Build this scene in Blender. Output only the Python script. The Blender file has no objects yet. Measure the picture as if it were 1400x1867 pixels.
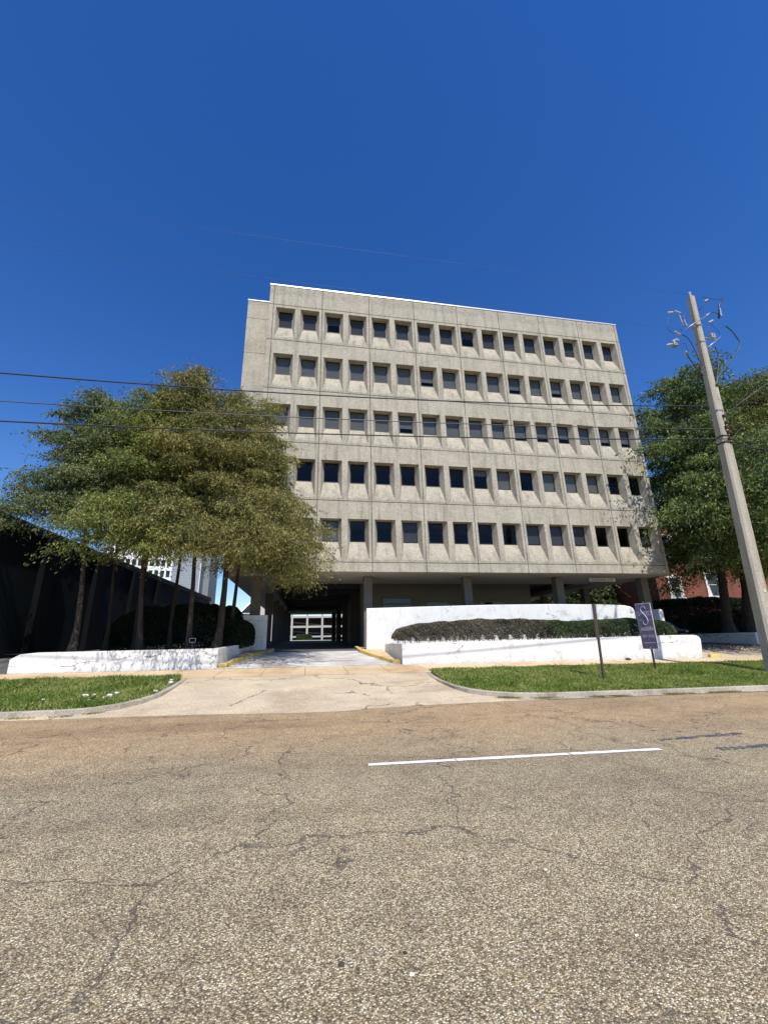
import bpy, bmesh, math, random
import numpy as np
from mathutils import Vector, Matrix
R=math.radians
sc=bpy.context.scene
COL=sc.collection
rnd=random.Random(7)

# ------------------------------------------------------------ ground height
KY=[-80,11.3,16,18,22,26,60,160,700]; KZ=[0,0,.46,.58,1.05,1.22,1.9,2.8,2.8]
def gz(x,y):
    return float(np.interp(y,KY,KZ))-0.0085*max(-60,min(60,x))

# ------------------------------------------------------------ materials
def newmat(name):
    m=bpy.data.materials.new(name); m.use_nodes=True
    nt=m.node_tree; b=nt.nodes['Principled BSDF']
    return m,nt,b
def N(nt,t,**k):
    n=nt.nodes.new(t)
    for a,v in k.items():
        if a in('op',): n.operation=v
        elif a=='inp':
            for i,x in v.items(): n.inputs[i].default_value=x
        else: setattr(n,a,v)
    return n
def ramp(nt,src,stops,interp='LINEAR'):
    r=N(nt,'ShaderNodeValToRGB'); cr=r.color_ramp; cr.interpolation=interp
    while len(cr.elements)<len(stops): cr.elements.new(.5)
    for e,(p,c) in zip(cr.elements,stops):
        e.position=p; e.color=(c,c,c,1) if isinstance(c,(int,float)) else (*c,1)
    nt.links.new(src,r.inputs[0]); return r
def mix(nt,fac,a,b,mode='MIX'):
    m=N(nt,'ShaderNodeMix',data_type='RGBA',blend_type=mode)
    for i,v in ((0,fac),(6,a),(7,b)):
        if hasattr(v,'is_linked') or hasattr(v,'links'): nt.links.new(v,m.inputs[i])
        elif isinstance(v,(int,float)): m.inputs[i].default_value=v if i==0 else (v,v,v,1)
        else: m.inputs[i].default_value=(*v,1)
    return m.outputs[2]
def math_(nt,op,a,b=None,clamp=False):
    m=N(nt,'ShaderNodeMath',operation=op,use_clamp=clamp)
    for i,v in ((0,a),(1,b)):
        if v is None: continue
        if isinstance(v,(int,float)): m.inputs[i].default_value=v
        else: nt.links.new(v,m.inputs[i])
    return m.outputs[0]
def coords(nt,scale=(1,1,1),kind='pos'):
    if kind=='pos': s=N(nt,'ShaderNodeNewGeometry').outputs['Position']
    else: s=N(nt,'ShaderNodeTexCoord').outputs['Object']
    mp=N(nt,'ShaderNodeMapping'); mp.inputs['Scale'].default_value=scale
    nt.links.new(s,mp.inputs['Vector']); return mp.outputs[0]
def noise(nt,vec,scale,detail=4,rough=.55,dist=0):
    n=N(nt,'ShaderNodeTexNoise'); n.inputs['Scale'].default_value=scale; n.inputs['Detail'].default_value=detail
    n.inputs['Roughness'].default_value=rough; n.inputs['Distortion'].default_value=dist
    nt.links.new(vec,n.inputs['Vector']); return n.outputs['Fac']
def bump(nt,b,h,strength=.3,dist=.01):
    bp=N(nt,'ShaderNodeBump'); bp.inputs['Strength'].default_value=strength; bp.inputs['Distance'].default_value=dist
    nt.links.new(h,bp.inputs['Height']); nt.links.new(bp.outputs[0],b.inputs['Normal'])
def simple(name,c,rough=.7,metal=0,var=.15,scale=3,bmp=.1,c2=None,kind='pos'):
    m,nt,b=newmat(name); v=coords(nt,kind=kind)
    n=noise(nt,v,scale,5,.6)
    c2=c2 or tuple(x*(1-var) for x in c)
    r=ramp(nt,n,[(.3,c2),(.7,c)])
    nt.links.new(r.outputs[0],b.inputs['Base Color']); b.inputs['Roughness'].default_value=rough; b.inputs['Metallic'].default_value=metal
    if bmp: bump(nt,b,noise(nt,v,scale*12,3),bmp,.01)
    return m
M={}
def cracks(nt,v,scale,width,mscale=.35,lo=.5,hi=.6):
    """thin irregular crack lines: 1 on the crack"""
    dn=N(nt,'ShaderNodeTexNoise'); dn.inputs['Scale'].default_value=1.7; dn.inputs['Detail'].default_value=5; dn.inputs['Roughness'].default_value=.56
    nt.links.new(v,dn.inputs['Vector'])
    vm=N(nt,'ShaderNodeVectorMath',operation='SCALE'); nt.links.new(dn.outputs['Color'],vm.inputs[0]); vm.inputs['Scale'].default_value=.85
    va=N(nt,'ShaderNodeVectorMath',operation='ADD'); nt.links.new(v,va.inputs[0]); nt.links.new(vm.outputs[0],va.inputs[1])
    vo=N(nt,'ShaderNodeTexVoronoi',feature='DISTANCE_TO_EDGE'); vo.inputs['Scale'].default_value=scale
    nt.links.new(va.outputs[0],vo.inputs['Vector'])
    c=math_(nt,'LESS_THAN',vo.outputs['Distance'],width)
    mk=ramp(nt,noise(nt,v,mscale,3),[(lo,0),(hi,1)]).outputs[0]
    return math_(nt,'MULTIPLY',c,mk)
def m_road():
    m,nt,b=newmat('chip_seal'); v=coords(nt)
    vo=N(nt,'ShaderNodeTexVoronoi'); vo.inputs['Scale'].default_value=105; nt.links.new(v,vo.inputs['Vector'])
    sp=N(nt,'ShaderNodeSeparateColor'); nt.links.new(vo.outputs['Color'],sp.inputs[0])
    stone=ramp(nt,sp.outputs[0],[(0,(.165,.122,.068)),(.3,(.35,.272,.155)),(.62,(.57,.45,.262)),(.84,(.80,.66,.41)),(.97,(1.0,.92,.70))])
    vo2=N(nt,'ShaderNodeTexVoronoi'); vo2.inputs['Scale'].default_value=48; nt.links.new(v,vo2.inputs['Vector'])
    sp2=N(nt,'ShaderNodeSeparateColor'); nt.links.new(vo2.outputs['Color'],sp2.inputs[0])
    big=math_(nt,'MULTIPLY',ramp(nt,sp2.outputs[1],[(.87,0),(.89,1)]).outputs[0],math_(nt,'LESS_THAN',vo2.outputs['Distance'],.42))
    c=mix(nt,big,stone.outputs[0],ramp(nt,sp2.outputs[2],[(0,(.16,.13,.09)),(.5,(.46,.38,.26)),(1,(.70,.62,.45))]).outputs[0])
    edge=ramp(nt,vo.outputs['Distance'],[(.25,1),(.62,.42)]).outputs[0]
    c=mix(nt,1,c,edge,'MULTIPLY')
    # broad tone changes: greyer wheel paths, redder toward the far lane
    big1=noise(nt,v,.32,4,.6)
    c=mix(nt,1,c,ramp(nt,big1,[(.3,(.84,.83,.84)),(.52,(1,1,1)),(.75,(1.12,1.10,1.04))]).outputs[0],'MULTIPLY')
    med=noise(nt,v,2.6,6,.72)
    c=mix(nt,1,c,ramp(nt,med,[(.28,(.76,.73,.72)),(.5,(1,1,1)),(.75,(1.10,1.08,1.05))]).outputs[0],'MULTIPLY')
    sx=N(nt,'ShaderNodeSeparateXYZ'); nt.links.new(v,sx.inputs[0])
    far=ramp(nt,math_(nt,'ADD',math_(nt,'MULTIPLY',sx.outputs[1],.1),math_(nt,'MULTIPLY',noise(nt,v,.5,3),.3)),[(.72,(1.0,1.0,1.0)),(1.0,(1.20,1.03,.92))]).outputs[0]
    c=mix(nt,1,c,far,'MULTIPLY')
    # dark wheel-path bands parallel to the kerb
    wv=coords(nt,(.10,1.0,1)); band=noise(nt,wv,.9,4,.6)
    c=mix(nt,1,c,ramp(nt,band,[(.34,(.80,.78,.77)),(.5,(1,1,1))]).outputs[0],'MULTIPLY')
    ck=cracks(nt,v,.40,.0046,.30,.33,.39)
    ck2=cracks(nt,coords(nt,(1.3,.8,1)),.85,.007,.5,.54,.58)
    cc=math_(nt,'MAXIMUM',ck,ck2)
    c=mix(nt,math_(nt,'MULTIPLY',math_(nt,'MULTIPLY',cc,ramp(nt,noise(nt,v,3.1,4,.6),[(.35,.45),(.55,1)]).outputs[0]),.78),c,(.07,.055,.045))
    nt.links.new(c,b.inputs['Base Color']); b.inputs['Roughness'].default_value=.85
    h=math_(nt,'SUBTRACT',math_(nt,'MULTIPLY',vo.outputs['Distance'],-1),math_(nt,'MULTIPLY',cc,1.5))
    bump(nt,b,h,.9,.008); return m
M['road']=m_road()
def m_conc(name,c,c2,spk=.35,ck=0,stain=(.7,.66,.6),joint=None,sc_=60):
    m,nt,b=newmat(name); v=coords(nt)
    n=noise(nt,v,.9,6,.65); base=ramp(nt,n,[(.32,c2),(.62,c)]).outputs[0]
    vo=N(nt,'ShaderNodeTexVoronoi'); vo.inputs['Scale'].default_value=sc_; nt.links.new(v,vo.inputs['Vector'])
    sp=N(nt,'ShaderNodeSeparateColor'); nt.links.new(vo.outputs['Color'],sp.inputs[0])
    s=ramp(nt,sp.outputs[0],[(0,1-spk),(1,1+spk)]).outputs[0]
    base=mix(nt,1,base,s,'MULTIPLY')
    st=ramp(nt,noise(nt,v,.45,8,.7,.6),[(.36,stain),(.5,(1,1,1))]).outputs[0]
    base=mix(nt,1,base,st,'MULTIPLY')
    if ck:
        cr=cracks(nt,v,ck,.006,.4,.44,.50); base=mix(nt,math_(nt,'MULTIPLY',cr,.8),base,(.05,.04,.03))
    if joint:
        sx=N(nt,'ShaderNodeSeparateXYZ'); nt.links.new(v,sx.inputs[0])
        j=math_(nt,'LESS_THAN',math_(nt,'FRACT',math_(nt,'MULTIPLY',sx.outputs[0],1/joint)),.02/joint)
        base=mix(nt,math_(nt,'MULTIPLY',j,.8),base,(.08,.06,.05))
    nt.links.new(base,b.inputs['Base Color']); b.inputs['Roughness'].default_value=.9
    bump(nt,b,noise(nt,v,70,3,.7),.35,.006); return m
M['apron']=m_conc('apron_concrete',(.56,.455,.31),(.44,.36,.26),.3,.30,(.80,.75,.72))
M['sidewalk']=m_conc('sidewalk_concrete',(.60,.46,.29),(.50,.36,.21),.25,0,(.82,.76,.68),1.52)
M['drive']=m_conc('driveway_concrete',(.60,.60,.59),(.42,.38,.33),.1,0,(.70,.62,.55))
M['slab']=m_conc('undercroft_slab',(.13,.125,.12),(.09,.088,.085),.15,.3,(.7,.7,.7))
M['kerb']=m_conc('kerb_concrete',(.42,.37,.29),(.30,.27,.22),.3,0,(.55,.52,.48))
M['yellow']=m_conc('yellow_paint',(.66,.50,.16),(.52,.38,.12),.15,0,(.6,.58,.55),None,90)
def m_facade():
    m,nt,b=newmat('aggregate_panel'); v=coords(nt)
    base=ramp(nt,noise(nt,v,1.1,7,.68),[(.3,(.365,.328,.260)),(.5,(.415,.376,.302)),(.7,(.465,.425,.346))]).outputs[0]
    # fine exposed aggregate
    vo=N(nt,'ShaderNodeTexVoronoi'); vo.inputs['Scale'].default_value=22; nt.links.new(v,vo.inputs['Vector'])
    sp=N(nt,'ShaderNodeSeparateColor'); nt.links.new(vo.outputs['Color'],sp.inputs[0])
    base=mix(nt,1,base,ramp(nt,sp.outputs[0],[(0,.80),(1,1.17)]).outputs[0],'MULTIPLY')
    # vertical dirt runs
    dv=coords(nt,(2.2,2.2,.22)); run=noise(nt,dv,1.4,6,.62)
    base=mix(nt,1,base,ramp(nt,run,[(.30,(.62,.61,.60)),(.46,(.95,.95,.94)),(.6,(1.04,1.03,1.02))]).outputs[0],'MULTIPLY')
    # mould gathered low on each sill and panel foot (panel module 3.46 m)
    sx=N(nt,'ShaderNodeSeparateXYZ'); nt.links.new(v,sx.inputs[0])
    t=math_(nt,'FRACT',math_(nt,'DIVIDE',math_(nt,'SUBTRACT',sx.outputs[2],5.671),3.462))
    low=ramp(nt,t,[(0,.75),(.06,1),(.2,.35),(.3,0),(.92,0),(1,.3)]).outputs[0]
    sp2=ramp(nt,noise(nt,v,5.5,7,.75),[(.40,0),(.66,1)]).outputs[0]
    fm=math_(nt,'MULTIPLY',math_(nt,'MULTIPLY',low,sp2),.55)
    base=mix(nt,fm,base,(.13,.12,.095))
    nt.links.new(base,b.inputs['Base Color']); b.inputs['Roughness'].default_value=.92
    bump(nt,b,noise(nt,v,26,4,.75),.6,.02); return m
M['facade']=m_facade()
def m_white():
    m,nt,b=newmat('white_painted_wall'); v=coords(nt)
    n1=ramp(nt,noise(nt,v,1.3,8,.72,.3),[(.30,(.50,.48,.44)),(.44,(.74,.73,.70)),(.7,(.82,.81,.79))]).outputs[0]
    dv=coords(nt,(3,3,.5)); n2=ramp(nt,noise(nt,dv,2.0,6,.7),[(.30,(.72,.71,.68)),(.42,(1,1,1))]).outputs[0]
    c=mix(nt,1,n1,n2,'MULTIPLY')
    # chipped dark patches
    ch=ramp(nt,noise(nt,v,2.6,9,.8,.4),[(.64,0),(.68,1)]).outputs[0]
    c=mix(nt,math_(nt,'MULTIPLY',ch,.65),c,(.25,.24,.22))
    cr=cracks(nt,coords(nt,(.22,.22,1.2)),.85,.008,.6,.50,.54)
    c=mix(nt,math_(nt,'MULTIPLY',cr,.7),c,(.12,.11,.10))
    sz=N(nt,'ShaderNodeSeparateXYZ'); nt.links.new(v,sz.inputs[0])
    spl=math_(nt,'MULTIPLY',ramp(nt,sz.outputs[2],[(.50,1),(.92,0)]).outputs[0],ramp(nt,noise(nt,v,4.5,7,.75),[(.42,0),(.62,1)]).outputs[0])
    c=mix(nt,math_(nt,'MULTIPLY',spl,.6),c,(.30,.25,.19))
    dv2=coords(nt,(7,7,.9)); drip=ramp(nt,noise(nt,dv2,1.6,5,.6),[(.60,0),(.74,1)]).outputs[0]
    c=mix(nt,math_(nt,'MULTIPLY',drip,.38),c,(.36,.34,.30))
    nt.links.new(c,b.inputs['Base Color']); b.inputs['Roughness'].default_value=.75
    bump(nt,b,noise(nt,v,9,6,.7),.35,.02); return m
M['white']=m_white()
M['soffit']=simple('soffit_plaster',(.52,.50,.44),.8,0,.12,.8,.05)
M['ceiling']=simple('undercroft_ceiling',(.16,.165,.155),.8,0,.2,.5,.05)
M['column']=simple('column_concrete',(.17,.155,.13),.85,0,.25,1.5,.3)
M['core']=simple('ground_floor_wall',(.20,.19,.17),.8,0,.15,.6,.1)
M['coping']=simple('metal_coping',(.75,.76,.76),.35,.3,.1,1,0)
M['joint']=simple('panel_sealant',(.07,.06,.05),.9,0,.2,3,0)
M['frame']=simple('window_frame_bronze',(.05,.05,.048),.5,.5,.1,3,0)
M['interior']=simple('interior_dark',(.05,.052,.055),.9,0,.2,1,0)
M['ceil_tile']=simple('interior_ceiling',(.40,.41,.40),.9,0,.2,1,0)
M['blind']=simple('window_blind',(.44,.43,.40),.8,0,.14,2,0)
M['asphalt_dark']=simple('dark_asphalt',(.06,.06,.06),.9,0,.2,3,.3)
def m_glass(name,tint=(.32,.36,.40),rough=.02,f=.5):
    m,nt,b=newmat(name); nt.nodes.remove(b); out=nt.nodes['Material Output']
    t=N(nt,'ShaderNodeBsdfTransparent'); t.inputs[0].default_value=(*tint,1)
    g=N(nt,'ShaderNodeBsdfGlossy'); g.inputs['Roughness'].default_value=rough; g.inputs['Color'].default_value=(.9,.92,.95,1)
    fr=N(nt,'ShaderNodeFresnel'); fr.inputs['IOR'].default_value=1.5
    w=math_(nt,'MULTIPLY',fr.outputs[0],f)
    ms=N(nt,'ShaderNodeMixShader'); nt.links.new(w,ms.inputs[0]); nt.links.new(t.outputs[0],ms.inputs[1]); nt.links.new(g.outputs[0],ms.inputs[2])
    nt.links.new(ms.outputs[0],out.inputs['Surface']); return m
M['glass']=m_glass('tinted_glass',(.62,.64,.66),.02,.5)
M['dglass']=m_glass('dark_glass',(.08,.09,.10),.03,1.0)
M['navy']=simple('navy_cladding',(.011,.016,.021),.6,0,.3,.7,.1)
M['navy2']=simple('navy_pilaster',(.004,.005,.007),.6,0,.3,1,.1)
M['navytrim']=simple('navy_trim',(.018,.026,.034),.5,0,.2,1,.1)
M['deck']=simple('parking_deck_concrete',(.42,.40,.37),.8,0,.2,.3,0)
for k_ in ('navy','navy2','navytrim'):
    b_=M[k_].node_tree.nodes['Principled BSDF']; b_.inputs['Roughness'].default_value=.85; b_.inputs['Specular IOR Level'].default_value=.12
M['tower']=simple('tower_white',(.80,.80,.79),.7,0,.06,.5,0)
M['darkwin']=simple('far_window_dark',(.03,.035,.04),.2,0,.3,1,0)
M['metal']=simple('galvanised_metal',(.42,.43,.44),.4,.7,.2,8,0)
M['steel_dark']=simple('dark_sign_steel',(.075,.072,.07),.5,.4,.4,12,.1,(.12,.065,.04))
M['porcelain']=simple('porcelain_grey',(.40,.41,.44),.35,0,.1,6,0)
M['cable']=simple('black_cable',(.028,.028,.03),.55,0,.2,6,0)
M['wire']=simple('weathered_wire',(.11,.11,.11),.5,.3,.3,8,0)
M['bluecable']=simple('insulated_lead',(.03,.045,.08),.5,0,.2,6,0)
M['rust']=simple('rust_hardware',(.10,.05,.035),.8,.3,.4,9,.2)
M['paint_white']=None
def m_siding():
    m,nt,b=newmat('grey_lap_siding'); v=coords(nt)
    sx=N(nt,'ShaderNodeSeparateXYZ'); nt.links.new(v,sx.inputs[0])
    t=math_(nt,'FRACT',math_(nt,'MULTIPLY',sx.outputs[2],2.6))
    c=ramp(nt,t,[(0,(.10,.115,.13)),(.16,(.27,.30,.33)),(1,(.33,.36,.39))]).outputs[0]
    nt.links.new(c,b.inputs['Base Color']); b.inputs['Roughness'].default_value=.7
    bump(nt,b,t,.5,.05); return m
M['siding']=m_siding()
def m_brick():
    m,nt,b=newmat('red_brick')
    g=N(nt,'ShaderNodeNewGeometry'); sx=N(nt,'ShaderNodeSeparateXYZ'); nt.links.new(g.outputs['Position'],sx.inputs[0])
    cx=N(nt,'ShaderNodeCombineXYZ'); nt.links.new(math_(nt,'ADD',sx.outputs[0],sx.outputs[1]),cx.inputs[0]); nt.links.new(sx.outputs[2],cx.inputs[1])
    br=N(nt,'ShaderNodeTexBrick'); br.inputs['Scale'].default_value=1
    br.inputs['Color1'].default_value=(.29,.075,.038,1); br.inputs['Color2'].default_value=(.19,.05,.03,1); br.inputs['Mortar'].default_value=(.16,.11,.085,1)
    br.inputs['Brick Width'].default_value=.23; br.inputs['Row Height'].default_value=.085; br.inputs['Mortar Size'].default_value=.009
    nt.links.new(cx.outputs[0],br.inputs['Vector'])
    v=coords(nt); c=mix(nt,1,br.outputs[0],ramp(nt,noise(nt,v,.8,5,.6),[(.3,.7),(.7,1.15)]).outputs[0],'MULTIPLY')
    nt.links.new(c,b.inputs['Base Color']); b.inputs['Roughness'].default_value=.9; bump(nt,b,br.outputs['Fac'],-.4,.01); return m
M['brick']=m_brick()
def m_pole():
    m,nt,b=newmat('pole_concrete'); v=coords(nt,(3,3,.35))
    c=ramp(nt,noise(nt,v,2,6,.65),[(.3,(.33,.29,.225)),(.7,(.48,.43,.34))]).outputs[0]
    v2=coords(nt); c=mix(nt,1,c,ramp(nt,noise(nt,v2,14,5,.7),[(.3,.82),(.6,1.05)]).outputs[0],'MULTIPLY')
    nt.links.new(c,b.inputs['Base Color']); b.inputs['Roughness'].default_value=.9; bump(nt,b,noise(nt,v2,30,3),.3,.01); return m
M['pole']=m_pole()
def m_leaf(name,cols,scale=.55,trans=.24,iv=.5):
    m,nt,b=newmat(name); out=nt.nodes['Material Output']
    v=coords(nt)
    g=N(nt,'ShaderNodeNewGeometry')
    n=noise(nt,v,scale,4,.6)
    f=math_(nt,'ADD',math_(nt,'MULTIPLY',n,1.0),math_(nt,'MULTIPLY',math_(nt,'SUBTRACT',g.outputs['Random Per Island'],.5),iv))
    k=len(cols); c=ramp(nt,f,[(.30+.42*i/(k-1),cc) for i,cc in enumerate(cols)]).outputs[0]
    nt.links.new(c,b.inputs['Base Color']); b.inputs['Roughness'].default_value=.6; b.inputs['Specular IOR Level'].default_value=.25
    tr=N(nt,'ShaderNodeBsdfTranslucent'); nt.links.new(mix(nt,1,c,(1.15,1.3,.7),'MULTIPLY'),tr.inputs[0])
    ms=N(nt,'ShaderNodeMixShader'); ms.inputs[0].default_value=trans
    nt.links.new(b.outputs[0],ms.inputs[1]); nt.links.new(tr.outputs[0],ms.inputs[2]); nt.links.new(ms.outputs[0],out.inputs['Surface']); return m
M['leaf_green']=m_leaf('cypress_green',[(.06,.09,.025),(.17,.20,.05),(.33,.32,.08)])
M['leaf_blue']=m_leaf('cypress_bluegreen',[(.06,.09,.045),(.15,.185,.085),(.28,.29,.11)])
M['leaf_olive']=m_leaf('cypress_olive',[(.075,.10,.03),(.20,.20,.06),(.34,.30,.10)])
M['leaf_brown']=m_leaf('cypress_bronze',[(.07,.088,.028),(.20,.185,.058),(.36,.30,.11)])
M['leaf_dense']=m_leaf('dense_green',[(.032,.062,.026),(.10,.15,.048),(.24,.28,.085)])
M['leaf_rust']=m_leaf('cypress_rusty',[(.05,.07,.025),(.12,.11,.04),(.22,.14,.06)])
M['leaf_broad']=m_leaf('broadleaf',[(.03,.05,.02),(.07,.10,.035),(.14,.16,.07)])
M['hedge_green']=m_leaf('hedge_green',[(.04,.058,.03),(.09,.12,.055),(.16,.19,.085)],1.2)
M['hedge_brown']=m_leaf('hedge_dry',[(.07,.062,.045),(.15,.13,.092),(.25,.215,.155)],1.2,.15)
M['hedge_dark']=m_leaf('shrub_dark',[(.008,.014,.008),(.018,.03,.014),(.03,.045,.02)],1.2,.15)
M['grass']=m_leaf('grass_blades',[(.11,.18,.03),(.19,.28,.05),(.31,.38,.09),(.48,.45,.18)],.9,.35,.6)
M['turf']=simple('turf_soil',(.10,.13,.035),.95,0,.4,5,.4,(.07,.055,.028))
M['soil']=simple('bare_soil',(.06,.045,.032),.95,0,.4,4,.5)
def m_bark():
    m,nt,b=newmat('cypress_bark'); v=coords(nt,(9,9,.9))
    c=ramp(nt,noise(nt,v,1.6,6,.7),[(.35,(.03,.022,.017)),(.6,(.055,.042,.032)),(.8,(.15,.12,.095))]).outputs[0]
    nt.links.new(c,b.inputs['Base Color']); b.inputs['Roughness'].default_value=.95; bump(nt,b,noise(nt,v,2.5,6,.7),.9,.04); return m
M['bark']=m_bark()
def m_patchy(name,c,cover,rough=.7,scale=14):
    m,nt,b=newmat(name); v=coords(nt); b.inputs['Base Color'].default_value=(*c,1); b.inputs['Roughness'].default_value=rough
    a=ramp(nt,noise(nt,v,scale,6,.75),[(cover-.03,0),(cover+.03,1)]).outputs[0]
    nt.links.new(a,b.inputs['Alpha']); bump(nt,b,noise(nt,v,60,3),.5,.006); return m
M['paint_white']=m_patchy('road_paint_white',(.80,.79,.76),.33,.6,22)
M['paint_blue']=m_patchy('blacked_out_marking',(.075,.085,.115),.50,.8,16)
M['crack_strip']=simple('tar_line',(.05,.04,.035),.9,0,.3,5,.2)

# ------------------------------------------------------------ mesh helpers
def tag(o,label=None,cat=None,group=None,kind=None):
    if label: o['label']=label
    if cat: o['category']=cat
    if group: o['group']=group
    if kind: o['kind']=kind
    return o
def thing(name,label,cat,loc=(0,0,0),group=None):
    o=bpy.data.objects.new(name,None); COL.objects.link(o); o.location=loc; o.empty_display_size=.2
    return tag(o,label,cat,group)
class MB:
    def __init__(s): s.v=[]; s.f=[]; s.mi=[]
    def add(s,vs,fs,mi=0):
        k=len(s.v); s.v+= [tuple(map(float,q)) for q in vs]; s.f+=[tuple(i+k for i in f) for f in fs]; s.mi+=[mi]*len(fs); return s
    def quad(s,a,b,c,d,mi=0): return s.add([a,b,c,d],[(0,1,2,3)],mi)
    def box(s,x0,x1,y0,y1,z0,z1,mi=0):
        return s.add([(x0,y0,z0),(x1,y0,z0),(x1,y1,z0),(x0,y1,z0),(x0,y0,z1),(x1,y0,z1),(x1,y1,z1),(x0,y1,z1)],
          [(0,3,2,1),(4,5,6,7),(0,1,5,4),(1,2,6,5),(2,3,7,6),(3,0,4,7)],mi)
    def prism(s,pts,y0,y1,mi=0):   # polygon in xz (counter-clockwise seen from -y), extruded along y
        n=len(pts); s.add([(x,y0,z) for x,z in pts]+[(x,y1,z) for x,z in pts],
          [tuple(range(n)),tuple(range(2*n-1,n-1,-1))]+[(i,i+n,(i+1)%n+n,(i+1)%n) for i in range(n)],mi); return s
    def tube(s,pts,rad,n=6,mi=0,cap=True):
        pts=[Vector(p) for p in pts]; rad=[rad]*len(pts) if isinstance(rad,(int,float)) else rad
        vs=[];u0=None
        for i,p in enumerate(pts):
            t=(pts[min(i+1,len(pts)-1)]-pts[max(i-1,0)]).normalized()
            if u0 is None: u0=t.orthogonal().normalized()
            u=(u0-t*u0.dot(t)).normalized(); u0=u; w=t.cross(u)
            for k in range(n):
                a=2*math.pi*k/n; vs.append(p+(u*math.cos(a)+w*math.sin(a))*rad[i])
        fs=[]
        for i in range(len(pts)-1):
            for k in range(n): fs.append((i*n+k,i*n+(k+1)%n,(i+1)*n+(k+1)%n,(i+1)*n+k))
        if cap: fs.append(tuple(range(n-1,-1,-1))); fs.append(tuple((len(pts)-1)*n+k for k in range(n)))
        return s.add(vs,fs,mi)
    def build(s,name,mats,parent=None,bevel=0,smooth=False,seg=2):
        me=bpy.data.meshes.new(name); me.from_pydata(s.v,[],s.f); me.update()
        if not isinstance(mats,(list,tuple)): mats=[mats]
        for m in mats: me.materials.append(m)
        me.polygons.foreach_set('material_index',s.mi)
        if smooth: me.polygons.foreach_set('use_smooth',[True]*len(s.f))
        o=bpy.data.objects.new(name,me); COL.objects.link(o)
        if parent:
            o.parent=parent; o.matrix_parent_inverse=Matrix.Translation(parent.location).inverted() if parent.type=='EMPTY' else Matrix()
        if bevel:
            b=o.modifiers.new('bevel','BEVEL'); b.width=bevel; b.segments=seg; b.limit_method='ANGLE'; b.angle_limit=R(35)
        return o
def recalc(o):
    bm=bmesh.new(); bm.from_mesh(o.data); bmesh.ops.recalc_face_normals(bm,faces=bm.faces); bm.to_mesh(o.data); bm.free(); return o
def sheet(name,poly,mat,dz,kind='structure',parent=None):
    bm=bmesh.new(); f=bm.faces.new([bm.verts.new((x,y,0)) for x,y in poly])
    for k in KY: bmesh.ops.bisect_plane(bm,geom=bm.verts[:]+bm.edges[:]+bm.faces[:],plane_co=(0,k,0),plane_no=(0,1,0))
    for k in (-60,60): bmesh.ops.bisect_plane(bm,geom=bm.verts[:]+bm.edges[:]+bm.faces[:],plane_co=(k,0,0),plane_no=(1,0,0))
    for v in bm.verts: v.co.z=gz(v.co.x,v.co.y)+(dz(v.co.x,v.co.y) if callable(dz) else dz)
    bmesh.ops.recalc_face_normals(bm,faces=bm.faces)
    for f in bm.faces:
        if f.normal.z<0: f.normal_flip()
    me=bpy.data.meshes.new(name); bm.to_mesh(me); bm.free(); me.materials.append(mat)
    o=bpy.data.objects.new(name,me); COL.objects.link(o)
    if kind: o['kind']=kind
    return o
def npmesh(name,V,F,mat,parent=None):
    """V (n,3), F (m,k) uniform faces"""
    me=bpy.data.meshes.new(name); n=len(V); m,k=F.shape
    me.vertices.add(n); me.vertices.foreach_set('co',np.asarray(V,np.float32).ravel())
    me.loops.add(m*k); me.loops.foreach_set('vertex_index',F.astype(np.int32).ravel())
    me.polygons.add(m); me.polygons.foreach_set('loop_start',np.arange(0,m*k,k,dtype=np.int32))
    try: me.polygons.foreach_set('loop_total',np.full(m,k,np.int32))
    except Exception: pass
    me.update(calc_edges=True); me.materials.append(mat)
    o=bpy.data.objects.new(name,me); COL.objects.link(o)
    if parent:
        o.parent=parent; o.matrix_parent_inverse=Matrix.Translation(parent.location).inverted()
    return o
def leaves(C,D,L,W,rng):
    """diamond leaflets: centres C, directions D, length L, width W"""
    n=len(C); D=D/np.linalg.norm(D,axis=1,keepdims=True)
    r=rng.normal(size=(n,3)); S=np.cross(D,r); S/=np.linalg.norm(S,axis=1,keepdims=True)
    L=np.broadcast_to(L,(n,))[:,None]; W=np.broadcast_to(W,(n,))[:,None]
    a=C-D*L/2; b=C+S*W/2-D*L*.08; c=C+D*L/2; d=C-S*W/2-D*L*.08
    V=np.stack([a,b,c,d],1).reshape(-1,3); F=np.arange(4*n).reshape(n,4); return V,F

# ------------------------------------------------------------ camera
cam=bpy.data.cameras.new('camera'); co=bpy.data.objects.new('camera',cam); COL.objects.link(co)
r_=(0.98468701,-0.17300923,-0.02143128); u_=(-0.0305295,-0.29216784,0.95587965); f_=(0.17163754,0.94058798,0.29297576)
co.matrix_world=Matrix(((r_[0],u_[0],-f_[0],0),(r_[1],u_[1],-f_[1],0),(r_[2],u_[2],-f_[2],1.5),(0,0,0,1)))
cam.sensor_fit='VERTICAL'; cam.sensor_height=24; cam.lens=24*774.71/1867; cam.clip_end=3000; cam.clip_start=.05
sc.camera=co

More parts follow.
